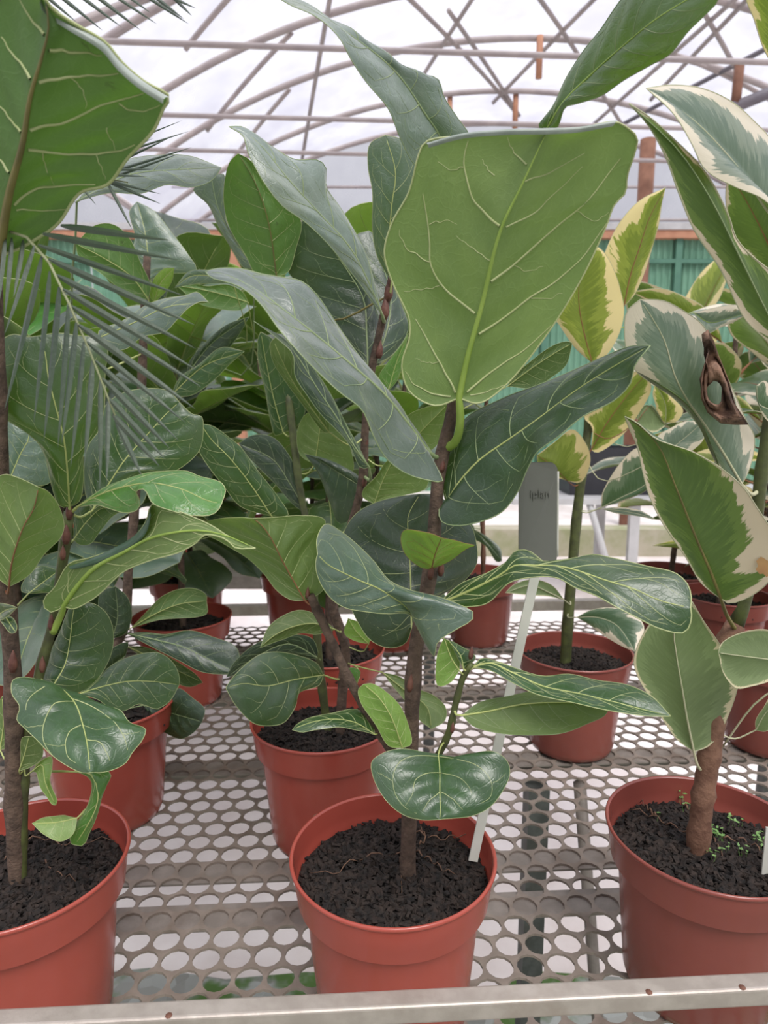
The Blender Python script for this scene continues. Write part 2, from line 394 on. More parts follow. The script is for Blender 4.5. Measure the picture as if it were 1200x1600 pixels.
VX, VR, VTOP, HALF, GY = 1.65, 8.0, CAM_H + 4.2, 4.9, 11.2
VZC = VTOP - VR
def vz(x): return VZC + math.sqrt(max(0.0, VR * VR - (x - VX) ** 2))
ceil = MB()
ny = 16
for k in (-1, 0, 1):
    cx = VX + k * 2 * HALF
    vx = [cx - HALF + 2 * HALF * i / 32 for i in range(33)]
    yy = [-4 + (GY + 4) * j / ny for j in range(ny + 1)]
    ceil.add([(x, y, vz(x - k * 2 * HALF)) for y in yy for x in vx],
             [(j * 33 + i, j * 33 + i + 1, (j + 1) * 33 + i + 1, (j + 1) * 33 + i) for j in range(ny) for i in range(32)])
ceil = ceil.build('ceiling', M['film'])
struct(ceil, 'arched greenhouse roof of translucent white film on a tube frame', 'roof')
def arch(y, k=0, r=0.036):
    pts = [(VX + k * 2 * HALF + x, y, vz(VX + x) - 0.03) for x in np.linspace(-HALF, HALF, 33)]
    return MB().tube(pts, r, 6).build('roof_arch', M['galv'], ceil)
for y in (3.0, 5.2, 6.4, 7.55, 8.65, 10.0, 11.1):
    for k in (-1, 0, 1):
        if k == 0 or y > 6: arch(y, k)
CZ = CAM_H + 3.74
for y in (5.62, 6.88, 7.75):                          # tie tubes at gutter height
    MB().tube([(VX - HALF, y - 0.062 * HALF - 0.06, CAM_H + 2.55), (VX + HALF, y + 0.062 * HALF - 0.06, CAM_H + 2.55)], 0.021, 6).build('tie_tube', M['galv'], ceil)
for y, z in ((11.05, CAM_H + 3.25), (11.08, CAM_H + 2.78)):
    MB().tube([(VX - HALF, y, z), (VX + HALF, y, z)], 0.022, 6).build('truss_chord', M['galv'], ceil)
for x, y in ((VX + 0.15, 10.05), (VX - 0.75, 10.05), (VX + 0.15, 8.6)):
    MB().tube([(x, y, CZ - 0.02), (x, y, vz(x) - 0.03)], 0.04, 6).build('king_post', M['beam'], ceil)
def roofpt(px, py, inset=0.05):
    d = ray(px, py); R = VR - inset
    ox, oz = -VX, CAM_H - VZC
    a = d[0] ** 2 + d[2] ** 2; b = 2 * (ox * d[0] + oz * d[2]); c = ox ** 2 + oz ** 2 - R * R
    t = (-b + math.sqrt(b * b - 4 * a * c)) / (2 * a)
    return np.array((0, 0, CAM_H)) + d * t
def brace(p, q, r=0.027, mat='galv', name='roof_brace'):
    A, B = roofpt(*p), roofpt(*q)
    pts = []
    for w in np.linspace(-0.25, 1.25, 13):           # the brace follows the vault and runs on to the next arches
        P = A + (B - A) * w
        v = np.array((P[0] - VX, P[2] - VZC)); v *= (VR - 0.05) / np.linalg.norm(v)
        if P[1] < 11.0 and abs(v[0]) < HALF: pts.append((VX + v[0], P[1], VZC + v[1]))
    MB().tube(pts, r, 5).build(name, M[mat], ceil)
for p, q in (((642, 0), (825, 200)), ((737, 0), (665, 112)), ((732, 60), (820, 195)), ((845, 0), (900, 80)), ((927, 0), (795, 135)),
             ((1105, 28), (1145, 98)), ((1162, 5), (1040, 132)), ((1147, 0), (960, 165)), ((1045, 82), (1185, 145)), ((940, 145), (972, 195)),
             ((355, 0), (302, 62)), ((430, 78), (342, 180)), ((435, 160), (375, 235)), ((515, 0), (475, 230))):
    brace(p, q)
brace((990, 185), (1190, 80), 0.03, 'tubedark', 'roof_pipe')
brace((215, 0), (120, 38), 0.04)
MB().tube([at(1100, 187, 7.0), at(1300, 105, 7.0)], 0.055, 6).build('roof_pipe', M['tubedark'], ceil)
MB().tube([at(1156, 98, 7.0), at(1149, 166, 7.0)], 0.045, 6).build('king_post', M['wood'], ceil)

# back wall: film gable above, green corrugated sheets below
WT = CAM_H + 2.62
gab = MB()
vs, fs = [], []
for k in (-1, 0, 1):
    o = len(vs)
    xx = [VX + x for x in np.linspace(-HALF, HALF, 25)]
    for x in xx: vs += [(x + k * 2 * HALF, GY, WT - 0.25), (x + k * 2 * HALF, GY, vz(x) + 0.02)]
    fs += [(o + 2 * i, o + 2 * i + 2, o + 2 * i + 3, o + 2 * i + 1) for i in range(24)]
wb = gab.add(vs, fs).build('wall_back', M['film'], None, False)
struct(wb, 'far greenhouse wall of green corrugated sheets below white film', 'wall')
pv, pf = [], []
for i in range(41):
    x = -0.5 + i / 40
    z = -0.025 if (i % 4) in (0, 1) else 0.0
    pv += [(x, z, FZ), (x, z, WT - 0.12)]
pf = [(2 * i, 2 * i + 2, 2 * i + 3, 2 * i + 1) for i in range(40)]
panel = MB().add(pv, pf).mesh('wall_sheet', M['green'], False)
fpost = MB().box((-0.05, -0.06, FZ), (0.05, 0.0, WT - 0.1)).mesh('wall_frame', M['greendark'], False)
for i in range(-9, 10):
    link('wall_sheet', panel, wb, (i * 1.02, GY - 0.06, 0))
    if i % 2 == 0: link('wall_frame', fpost, wb, (i * 1.02 + 0.51, GY - 0.09, 0))
MB().box((-10, GY - 0.15, WT - 0.48), (10, GY - 0.09, WT - 0.42)).build('wall_frame', M['greendark'], wb, False)
MB().box((-10, GY - 0.2, WT - 0.12), (10, GY - 0.06, WT)).build('eaves_beam', M['beam'], wb, False)
MB().box((-10, GY - 0.22, WT), (10, GY - 0.1, WT + 0.1)).build('film_clamp', M['white'], wb, False)
MB().box((6.2, GY - 0.23, WT - 0.02), (10, GY - 0.21, WT + 0.02)).build('film_clamp', M['blue'], wb, False)
MB().box((-2.9, GY - 0.13, 1.2), (-2.3, GY - 0.1, WT - 0.6)).build('wall_sheet', M['blue'], wb, False)

p0 = at(1013, 218, 8.0)
post = MB().tube([(p0[0], 8.0, FZ), (p0[0], 8.0, p0[2])], 0.085, 12).build('timber_post', M['wood'], None)
tag(post, 'reddish brown round post standing behind the yellow variegated leaves', 'post')
p0 = at(366, 370, 8.4)
post = MB().box((p0[0] - 0.07, 8.33, FZ), (p0[0] + 0.07, 8.47, p0[2] + 0.35)).build('timber_post', M['beam'], None, False)
tag(post, 'orange brown timber post glimpsed behind the left leaves at the far wall', 'post')

# ------------------------------------------------------------------ the bench
YAW = math.radians(3.2)
RZ = rotz(YAW)
bench = link('plant_bench', None)
bench.rotation_euler.z = YAW; bench.location = (0, 0, 0)
tag(bench, 'long metal plant bench with a perforated brownish-grey top', 'bench')
PIT, HR = 0.034, 0.0152
x0, x1, y0, y1 = -1.35, 1.35, 0.38, 1.80
sv, sf = [], []
r = 0; y = y0
hexp = []
for q in range(12):
    a = math.radians(30 * q)
    rad = PIT / math.sqrt(3) if q % 2 else PIT / 2        # corners at odd steps, edge middles at even ones
    hexp.append((rad * math.cos(a), rad * math.sin(a)))
hol = [(HR * math.cos(math.radians(30 * q)), HR * math.sin(math.radians(30 * q))) for q in range(12)]
while y < y1:
    x = x0 + (PIT / 2 if r % 2 else 0)
    while x < x1:
        lim = 0.35 + 0.62 * y
        if abs(x) < lim + 0.12:
            o = len(sv)
            sv += [(x + a, y + b, 0.0) for a, b in hexp] + [(x + a, y + b, 0.0) for a, b in hol] + [(x + a, y + b, -0.003) for a, b in hol]
            for q in range(12):
                t = (q + 1) % 12
                sf += [(o + q, o + t, o + 12 + t, o + 12 + q), (o + 12 + q, o + 12 + t, o + 24 + t, o + 24 + q)]
        x += PIT
    y += PIT * math.sqrt(3) / 2; r += 1
MB().add(sv, sf).build('perforated_top', M['sheet'], bench, False)
def bar(name, lo, hi, mat, bev=0.0):
    o = MB().box(lo, hi).build(name, M[mat], bench, False)
    if bev:
        b = o.modifiers.new('bevel', 'BEVEL'); b.width = bev; b.segments = 3
    return o
gr = link('guard_rail', None)
gr.rotation_euler.z = YAW
tag(gr, 'galvanised metal rail running along the front edge of the plant bench', 'rail')
def bar_g(name, lo, hi, mat, bev=0.0):
    o = bar(name, lo, hi, mat, bev); o.parent = gr
    return o
bar_g('rail', (-1.5, 0.459, 0.1275), (1.5, 0.476, 0.1445), 'rail', 0.0025)
for rx in (0.238, 0.315, -0.14, 0.41):
    MB().lathe([(0.0, 0.001), (0.0022, 0.0008), (0.003, 0.0)], 7).build('rust_spot', M['rust'], gr, True, (rx, 0.4598 + 0.002, 0.1443))
for x in (-0.7, 0.7):
    bar_g('rail_post', (x - 0.015, 0.464, 0.0005), (x + 0.015, 0.475, 0.1275), 'leg')
for yy in (0.72, 0.80, 1.06, 1.35, 1.62):
    bar('cross_bar', (-1.45, yy, -0.006), (1.45, yy + 0.042, -0.0032), 'bar')
    bar('cross_bar', (-1.45, yy + 0.039, -0.036), (1.45, yy + 0.042, -0.006), 'bar')
for x, w in ((-1.1, 0.03), (1.2, 0.03)):
    bar('side_bar', (x, 0.42, -0.085), (x + w, 2.0, -0.045), 'leg')
    for yy in (0.56, 1.75): bar('leg', (x, yy, FZ), (x + w, yy + 0.035, -0.085), 'leg')
lg = RZ.T @ np.array((0.262, 1.075, 0))
bar('leg', (lg[0] - 0.018, lg[1] - 0.018, FZ), (lg[0] + 0.018, lg[1] + 0.018, -0.037), 'leg')
MB().tube([(lg[0] + 0.075, lg[1], -0.037), (lg[0] + 0.13, lg[1], -0.5), (lg[0] + 0.17, lg[1], FZ)], 0.011, 6).build('brace', M['bar'], bench)
bar('back_rail', (-1.9, 2.0, -0.03), (1.9, 2.03, 0.0), 'rail')

fb = link('far_bench', None, None, (0, 0, 0))
tag(fb, 'pale grey metal bench standing far behind the variegated plants', 'bench')
def fbox(n, lo, hi, m): return MB().box(lo, hi).build(n, M[m], fb, False)
fbox('bench_top', (0.9, 4.7, -0.10), (3.6, 5.6, -0.06), 'white')
for x in (1.75, 3.3):
    for yy in (4.75, 5.5): fbox('leg', (x, yy, FZ), (x + 0.07, yy + 0.05, -0.10), 'white')
MB().tube([(1.45, 4.73, -0.1), (1.7, 4.73, FZ)], 0.025, 6).build('leg', M['white'], fb)
cr = link('plastic_crate', None, None, (1.7, 5.1, -0.06))
tag(cr, 'black plastic crate on the far bench behind the variegated plant', 'crate')
for lo, hi in (((-0.35, -0.2, 0), (0.35, 0.2, 0.02)), ((-0.35, -0.2, 0.02), (0.35, -0.18, 0.34)), ((-0.35, 0.18, 0.02), (0.35, 0.2, 0.34)), ((-0.35, -0.18, 0.02), (-0.33, 0.18, 0.34)), ((0.33, -0.18, 0.02), (0.35, 0.18, 0.34))):
    MB().box(lo, hi).build('crate_panel', M['black'], cr, False)
# ------------------------------------------------------------------ pots, soil, leaves
POT_H, POT_R = 0.178, 0.1
def pot_mesh(mat):
    R = POT_R
    b = MB()                                           # separate rings keep the lip's lower edge crisp
    for prof in ([(0.0, 0.004), (0.060, 0.004), (0.066, 0.0), (0.071, 0.003), (0.074, 0.012), (0.080, 0.075), (0.0855, 0.139)],
                 [(0.0855, 0.139), (0.0932, 0.1385)], [(0.0932, 0.1385), (0.0948, 0.150), (0.0966, 0.162), (0.0982, 0.1735)], [(0.0982, 0.1735), (0.0998, 0.1745), (0.1005, 0.1765), (0.0996, 0.1785), (0.0980, 0.1785), (0.0968, 0.177)],
                 [(0.0968, 0.177), (0.0950, 0.160), (0.0930, 0.142), (0.085, 0.136), (0.080, 0.100)]):
        b.lathe(prof, 64)
    return b.mesh('pot', mat)
POTM = {'pot': pot_mesh(M['pot']), 'potdark': pot_mesh(M['potdark'])}
def soil_mesh(seed):
    rr = random.Random(seed)
    b = MB(); n = 48; rings = 12; vs = [(0, 0, 0.148)]
    for i in range(1, rings + 1):
        for j in range(n):
            q = 2 * math.pi * j / n; rad = 0.0935 * i / rings
            vs.append((rad * math.cos(q), rad * math.sin(q), 0.146 + rr.uniform(-0.003, 0.004) * (1 if i < rings else 0.3) + 0.006 * (1 - i / rings)))
    fs = [(0, 1 + j, 1 + (j + 1) % n) for j in range(n)]
    fs += [(1 + (i - 1) * n + j, 1 + i * n + j, 1 + i * n + (j + 1) % n, 1 + (i - 1) * n + (j + 1) % n) for i in range(1, rings) for j in range(n)]
    return b.add(vs, fs).mesh('soil', M['soil'])
def chip_mesh(seed, count, big=1.0):
    rr = random.Random(seed); b = MB()
    for _ in range(count):
        rad = 0.09 * math.sqrt(rr.random()); q = rr.uniform(0, 6.283)
        s = np.array((rr.uniform(0.0012, 0.0055), rr.uniform(0.0008, 0.0026), rr.uniform(0.0005, 0.0016))) * big
        m3 = np.array(Matrix.Rotation(rr.uniform(0, 6.28), 3, 'Z') @ Matrix.Rotation(rr.uniform(-0.8, 0.8), 3, 'X') @ Matrix.Rotation(rr.uniform(-0.8, 0.8), 3, 'Y'))
        c = np.array((rad * math.cos(q), rad * math.sin(q), 0.1485 + 0.006 * (1 - rad / 0.09) + rr.uniform(-0.001, 0.003)))
        vs = [c + m3 @ (np.array(p) * s * rr.uniform(0.75, 1.2)) for p in ((-1, -1, -1), (1, -1, -1), (1, 1, -1), (-1, 1, -1), (-1, -1, 1), (1, -1, 1), (1, 1, 1), (-1, 1, 1))]
        b.add(vs, [(3, 2, 1, 0), (4, 5, 6, 7), (0, 1, 5, 4), (1, 2, 6, 5), (2, 3, 7, 6), (3, 0, 4, 7)])
    return b.mesh('bark_chips', M['chip'], False)
SOIL = [soil_mesh(i) for i in range(3)]
CHIP = [chip_mesh(i, 2200) for i in range(3)]
CHIPS_SMALL = chip_mesh(9, 350, 1.5)

class Plant:
    pass
def plant(name, label, cat, X, Fw, potmat='pot', scale=1.0, seed=0, group=None, chips=True, rot=0.0):
    P = Plant()
    P.o = link(name, None, None, (X, Fw, 0))
    P.o['label'] = label; P.o['category'] = cat
    if group: P.o['group'] = group
    P.base = np.array((X, Fw, 0.0)); P.stems = []; P.rng = random.Random(seed * 7 + 1)
    a = link('pot', POTM[potmat], P.o); a.scale = (scale,) * 3; a.rotation_euler.z = rot
    s = link('soil', SOIL[seed % 3], P.o); s.scale = (scale,) * 3; s.rotation_euler.z = seed
    c = link('bark_chips', CHIP[seed % 3] if chips else CHIPS_SMALL, s); c['kind'] = 'stuff'
    P.scale = scale
    return P
def local(P, pts): return np.array(pts, float) - P.base

def stem(P, pts3, rad, mat='bark', name='stem', nodes=True, n=26):
    C = spline(pts3, n)
    R = np.interp(np.linspace(0, 1, n + 1), np.linspace(0, 1, len(rad)), rad)
    if nodes:
        rr = P.rng
        R = R * np.array([1 + (0.16 if i % 4 == 0 else 0) + rr.uniform(-0.05, 0.05) for i in range(n + 1)])
        R[0] *= 1.25
    MB().tube(local(P, C), R, 10).build(name, M[mat], P.o)
    P.stems.append(C)
    return C
def stem_px(P, crop, pts, Fs, rad, mat='bark', name='stem', soil=True, nodes=True):
    q = pix(crop, pts)
    f = np.interp(np.linspace(0, 1, len(q)), np.linspace(0, 1, len(Fs)), Fs)
    p3 = [at(x, y, w) for (x, y), w in zip(q, f)]
    if soil:                                           # the foot goes down into the soil
        p = p3[0]; z = 0.135 * P.scale
        p3[0] = np.array((p[0], p[1], z)) if p[2] > z else p
    return stem(P, p3, rad, mat, name, nodes)
def stipule(P, px, py, Fw, s=1.0, up=(0.1, 0, 1)):
    c = at(px, py, Fw); u = np.array(up, float); u /= np.linalg.norm(u)
    pts = [c + u * (0.017 * s * w) for w in (0, 0.25, 0.55, 0.8, 1.0)]
    MB().tube(local(P, pts), [0.002 * s, 0.0034 * s, 0.003 * s, 0.0016 * s, 0.0004 * s], 7).build('stipule', M['stipule'], P.o)

def surface(l, m, r, nu, nv, cup=0.0, quilt=0.0, wave=0.0, nlat=6, seed=0):
    """leaf blade between a left edge, a midrib and a right edge, each a 3D polyline from base to tip"""
    rr = random.Random(seed)
    L, C, R = spline(l, nu), spline(m, nu), spline(r, nu)
    S = np.linspace(-1, 1, nv * 2 + 1)
    G = np.zeros((nu + 1, nv * 2 + 1, 3))
    for j, s in enumerate(S):
        G[:, j] = C + ((L - C) * (-s) if s < 0 else (R - C) * s)
    du = np.gradient(G, axis=0); dv = np.gradient(G, axis=1)
    nrm = np.cross(dv, du)
    # smooth the normal field
    nrm /= (np.linalg.norm(nrm, axis=2)[..., None] + 1e-9)
    for _ in range(3):
        k = nrm.copy()
        k[1:-1] += nrm[:-2] + nrm[2:]; k[:, 1:-1] += nrm[:, :-2] + nrm[:, 2:]
        nrm = k / (np.linalg.norm(k, axis=2)[..., None] + 1e-9)
    T = np.linspace(0, 1, nu + 1)[:, None]; A = np.abs(S)[None, :]
    Wd = np.linalg.norm(R - L, axis=1).max()
    Ln = np.sum(np.linalg.norm(np.diff(C, axis=0), axis=1))
    env = np.sin(np.pi * np.clip(T, 0, 1)) ** 0.6
    h = cup * Wd * (A * (1 - A) * 4) * env
    ph = (T - 0.22 * A) * (nlat + 1)
    h = h - quilt * Wd * np.cos(2 * np.pi * ph) * np.sin(np.pi * A ** 0.8) * env
    p1, p2 = rr.uniform(0, 6), rr.uniform(0, 6)
    h = h + wave * Wd * (A ** 3) * env * np.where(S[None, :] < 0, np.sin(T * 17 + p1), np.sin(T * 15 + p2))
    G = G + nrm * h[..., None]
    return G, nrm, S, Wd, Ln

def sample(G, t, s):
    nu, nv = G.shape[0] - 1, G.shape[1] - 1
    a = np.clip(t, 0, 1) * nu; b = (np.clip(s, -1, 1) + 1) / 2 * nv
    i = np.minimum(a.astype(int), nu - 1); j = np.minimum(b.astype(int), nv - 1)
    x = (a - i)[:, None]; y = (b - j)[:, None]
    return G[i, j] * (1 - x) * (1 - y) + G[i + 1, j] * x * (1 - y) + G[i, j + 1] * (1 - x) * y + G[i + 1, j + 1] * x * y

def blade_mesh(G, mat, flip, Wd, Ln, thick=0.0):
    nu, nv = G.shape[0] - 1, G.shape[1] - 1
    w = nv + 1
    fs = [(i * w + j, i * w + j + 1, (i + 1) * w + j + 1, (i + 1) * w + j) for i in range(nu) for j in range(nv)]
    if flip: fs = [f[::-1] for f in fs]
    me = bpy.data.meshes.new('leaf')
    me.from_pydata([tuple(p) for p in G.reshape(-1, 3)], [], fs)
    me.materials.append(mat)
    me.polygons.foreach_set('use_smooth', [True] * len(me.polygons))
    idx = np.empty(len(me.loops), int); me.loops.foreach_get('vertex_index', idx)
    t = (idx // w) / nu; s = (idx % w) / nv
    uv = np.stack([t, s], 1).astype(np.float32)
    a = me.uv_layers.new(name='UVMap'); a.data.foreach_set('uv', uv.ravel())
    mt = np.stack([t * Ln, s * Wd], 1).astype(np.float32)
    b = me.uv_layers.new(name='Metric'); b.data.foreach_set('uv', mt.ravel())
    me.update()
    return me

def vein_paths(nlat, rr, kind):
    out = []
    if kind == 'fig':
        for sd in (-1, 1):
            out.append((np.array([(0.01, 0), (0.05, 0.25 * sd), (0.12, 0.48 * sd), (0.2, 0.66 * sd), (0.28, 0.80 * sd)]), 0.75))
            out.append((np.array([(0.01, 0), (0.015, 0.3 * sd), (0.03, 0.55 * sd), (0.05, 0.75 * sd)]), 0.5))
            for k in range(nlat):
                t0 = 0.10 + 0.78 * (k + (0.25 if sd > 0 else -0.1) + rr.uniform(-0.12, 0.12)) / nlat
                a = rr.uniform(0.10, 0.15)
                pts = [(t0 + a * s + 0.05 * s * s, s * sd) for s in (0, 0.15, 0.3, 0.45, 0.6, 0.72, 0.82)]
                e = pts[-1]
                pts += [(e[0] + 0.035, 0.87 * sd), (e[0] + 0.075, 0.85 * sd), (e[0] + 0.11, 0.79 * sd)]
                pts = [p for p in pts if p[0] < 0.975]
                if len(pts) > 2: out.append((np.array(pts), 0.7 if k < nlat - 1 else 0.5))
                q = rr.uniform(0.35, 0.55)                     # a fork that climbs towards the next vein
                f0 = (t0 + a * q + 0.05 * q * q, q * sd)
                fk = [f0, (f0[0] + 0.045, (q + 0.05) * sd), (f0[0] + 0.085, (q + 0.03) * sd), (f0[0] + 0.13, (q + 0.08) * sd)]
                if fk[-1][0] < 0.95: out.append((np.array(fk), 0.3))
                q2 = rr.uniform(0.55, 0.7)
                f1 = (t0 + a * q2, q2 * sd)
                fk = [f1, (f1[0] - 0.02, (q2 + 0.1) * sd), (f1[0] - 0.03, (q2 + 0.2) * sd)]
                if f1[0] > 0.06: out.append((np.array(fk), 0.28))
    return out

def project(p):
    d = np.asarray(p) - np.array((0, 0, CAM_H))
    z = d[:, 1] * CP - d[:, 2] * SP; y = d[:, 1] * SP + d[:, 2] * CP
    return np.column_stack([600 + F_PX * d[:, 0] / z, 800 - F_PX * y / z])
SEED = [100]
def leaf(P, crop, m, l, r, d, el=0.0, er=0.0, u=0, mat='fig', vein='vein', mid='midyellow', kind='fig', nu=30, nv=9, cup=0.05, quilt=0.012,
         wave=0.012, nlat=5, vr=1.0, pet=None, petl=True, mr=1.0, name='leaf', label=None, rim=0.00042, tv=None):
    """m, l, r: traced midrib and the edges on its left and right, looking from base to tip; d: forward distances along the midrib;
    el, er: how much further away the edges lie; u: the underside is the side seen"""
    SEED[0] += 1
    mp = pix(crop, m)
    lp = np.vstack([mp[:1], pix(crop, l), mp[-1:]]); rp = np.vstack([mp[:1], pix(crop, r), mp[-1:]])
    def par(q):
        c = np.concatenate([[0], np.cumsum(np.linalg.norm(np.diff(q, axis=0), axis=1))]); return c / c[-1]
    def lift(q, e):
        t = par(q)
        dm = np.interp(t, np.linspace(0, 1, len(d)), d)
        if np.isscalar(e): off = e * np.sin(np.pi * t) ** 0.7
        else: off = np.interp(t, np.linspace(0, 1, len(e)), e) * np.minimum(1, np.minimum(t, 1 - t) * 8)
        return np.array([at(x, y, f) for (x, y), f in zip(q, dm + off)])
    L3, M3, R3 = lift(lp, el), lift(mp, 0.0), lift(rp, er)
    sgn = -1.0 if u else 1.0
    G, nrm, S, Wd, Ln = surface(L3, M3, R3, nu, nv, cup * sgn, quilt * sgn, wave, nlat, SEED[0])
    return finish_leaf(P, G, Wd, Ln, u, mat, vein, mid, kind, nlat, vr, pet, petl, mr, name, label, rim, tv and [(w, pix(crop, q)) for w, q in tv])

def finish_leaf(P, G, Wd, Ln, u, mat, vein, mid, kind, nlat, vr, pet, petl, mr, name, label, rim, tv=None):
    rr = random.Random(SEED[0] * 3)
    G = G - P.base
    o = link(name, blade_mesh(G, M[mat], bool(u), Wd, Ln), P.o)
    if label: o['label'] = label
    nvv = G.shape[1] // 2
    C = G[:, nvv]
    sc = min(1.25, max(0.45, Ln / 0.2)) * vr
    # midrib and leaf stalk in one tube
    start = []
    if pet is not None: start = [local(P, p) for p in pet]
    elif petl and P.stems:
        allp = np.vstack(P.stems) - P.base
        dd = np.linalg.norm(allp - C[0], axis=1) + np.maximum(0, allp[:, 2] - C[0][2]) * 1.5
        q = allp[np.argmin(dd)]
        gap = C[0] - q
        if np.linalg.norm(gap) > 0.004:
            tan = C[1] - C[0]; tan /= np.linalg.norm(tan) + 1e-9
            midp = q + gap * 0.55 - tan * np.linalg.norm(gap) * 0.2 + np.array((0, 0, -0.1 * np.linalg.norm(gap)))
            start = [q, midp]
    pts = list(start) + list(C[:-1][::2]) + [C[-2]]
    ns = len(start)
    rad = [0.0018 * sc * mr] * ns + list(np.linspace(0.00135 * sc * mr, 0.0003, len(pts) - ns))
    if ns:
        cs = spline(pts[:ns + 1], 8)
        pts = list(cs[:-1]) + pts[ns:]
        rad = list(np.linspace(0.002, 0.0016, 8) * sc * mr) + rad[ns:]
    MB().tube(pts, rad, 7).build('midrib', M[mid], o)
    vb = MB()
    if tv:                                             # veins traced on this leaf, laid on its surface
        tt, ss = np.meshgrid(np.linspace(0, 1, 140), np.linspace(-1, 1, 101), indexing='ij')
        pts3 = sample(G, tt.ravel(), ss.ravel())
        px = project(pts3 + P.base)
        for w, q in tv:
            k = spline(np.column_stack([q, np.zeros(len(q))]), 16)[:, :2]
            ids = [int(np.argmin(np.sum((px - a) ** 2, axis=1))) for a in k]
            vb.tube(spline(pts3[ids][::2], 20), np.linspace(0.0011, 0.0004, 21) * sc * w, 5, False)
    elif kind == 'fig':
        for path, w in vein_paths(nlat, rr, kind):
            q = spline(np.column_stack([path, np.zeros(len(path))]), 10)
            vb.tube(sample(G, q[:, 0], q[:, 1]), np.linspace(0.0007, 0.00022, 11) * sc * w * 1.1, 4, False)
    edge = np.vstack([G[:, 0], G[::-1, -1]])
    vb.tube(edge[::1], rim * sc, 5, False)
    vb.build('veins', M[vein], o)
    return o

def fold(P, o, crop, outer, inner, Fs, mat, out=0.006):
    '''a margin of a leaf turned over, so that its other side shows'''
    a, b = pix(crop, outer), pix(crop, inner)
    f = np.interp(np.linspace(0, 1, len(a)), np.linspace(0, 1, len(Fs)), Fs)
    A = spline([at(x, y, k) for (x, y), k in zip(a, f)], 24); B = spline([at(x, y, k - out) for (x, y), k in zip(b, f)], 24)
    rows = []
    for w in (0, 0.3, 0.7, 1.0):
        r = A * (1 - w) + B * w; r[:, 1] -= 0.004 * math.sin(math.pi * w); rows.append(local(P, r))
    n = 25
    MB().add(np.vstack(rows), [(i * n + j, i * n + j + 1, (i + 1) * n + j + 1, (i + 1) * n + j) for i in range(3) for j in range(n - 1)]).build('folded_margin', M[mat], o)

# generic leaves for the plants further back share a few meshes
def proto(kind, seed, L=0.22, W=0.16, droop=0.25, fold=0.15, mat='fig', vein='vein', mid='midyellow'):
    rr = random.Random(seed)
    t = np.linspace(0, 1, 11)
    ang = np.radians(8) - droop * t * 1.5
    dx = np.cos(ang); dz = np.sin(ang)
    x = np.concatenate([[0], np.cumsum((dx[1:] + dx[:-1]) / 2)]) / 10 * L
    z = np.concatenate([[0], np.cumsum((dz[1:] + dz[:-1]) / 2)]) / 10 * L
    m = np.column_stack([x, 0 * x, z])
    if kind == 'fig': w = np.interp(t, [0, .04, .12, .3, .45, .65, .8, .93, 1], [0, .3, .55, .62, .7, .95, 1, .7, 0])
    else: w = np.interp(t, [0, .08, .25, .45, .65, .85, .95, 1], [0, .42, .85, 1, .95, .55, .2, 0])
    w = w * W / 2
    bend = rr.uniform(-0.02, 0.02)
    l = m + np.column_stack([0 * x, w + bend * t * t, fold * w]); r = m + np.column_stack([0 * x, -w + bend * t * t, fold * w])
    m = m + np.column_stack([0 * x, bend * t * t, 0 * x])
    G, nrm, S, Wd, Ln = surface(l, m, r, 18, 5, 0.05, 0.01, 0.025, 5, seed)
    me = blade_mesh(G, M[mat], False, Wd, Ln)
    me.name = 'leaf'
    C = G[:, 5]
    mb = MB().tube([(-0.035, 0, -0.012), (-0.015, 0, -0.003)] + list(C[:-1:2]), [0.0026, 0.0026] + list(np.linspace(0.0016, 0.0004, len(C[:-1:2]))), 6).mesh('midrib', M[mid])
    vb = MB()
    if kind == 'fig':
        for path, wv in vein_paths(5, rr, kind):
            if wv < 0.4: continue
            q = spline(np.column_stack([path, np.zeros(len(path))]), 7)
            vb.tube(sample(G, q[:, 0], q[:, 1]), np.linspace(0.0007, 0.0003, 8) * wv, 3, False)
    vb.tube(np.vstack([G[:, 0], G[::-1, -1]]), 0.0005, 3, False)
    return me, mb, vb.mesh('veins', M[vein])
PROTO = {'fig': [proto('fig', 1, droop=0.15, mat='fig'), proto('fig', 2, droop=0.5, mat='figgrey', fold=0.3), proto('fig', 3, droop=0.3, mat='figdark', W=0.14, fold=0.35), proto('fig', 4, droop=0.6, mat='fig', fold=-0.1)],
         'figlight': [proto('fig', 5, droop=0.2, mat='figgrey'), proto('fig', 6, droop=0.5, mat='figfresh', fold=0.25), proto('fig', 7, droop=0.35, mat='figgrey', fold=0.35)],
         'vg': [proto('vg', 11, L=0.2, W=0.095, droop=0.25, mat='vg', mid='midred', vein='midcream'), proto('vg', 12, L=0.2, W=0.09, droop=0.5, mat='vggrey', mid='midcream', vein='midcream', fold=0.3),
                proto('vg', 13, L=0.19, W=0.09, droop=0.15, mat='vgyel', mid='midred', vein='midcream', fold=0.35)]}

def put_leaf(P, kind, which, pos, az, elev, roll=0.0, scale=1.0):
    a, b, c = PROTO[kind][which % len(PROTO[kind])]
    o = link('leaf', a, P.o)
    mat = Matrix.Rotation(az, 4, 'Z') @ Matrix.Rotation(-elev, 4, 'Y') @ Matrix.Rotation(roll, 4, 'X')
    out = mat @ Vector((0.035 * scale, 0, 0.012 * scale))
    o.location = Vector(local(P, pos)) + out
    o.rotation_euler = mat.to_euler()
    o.scale = (scale,) * 3
    link('midrib', b, o); link('veins', c, o)
    return o

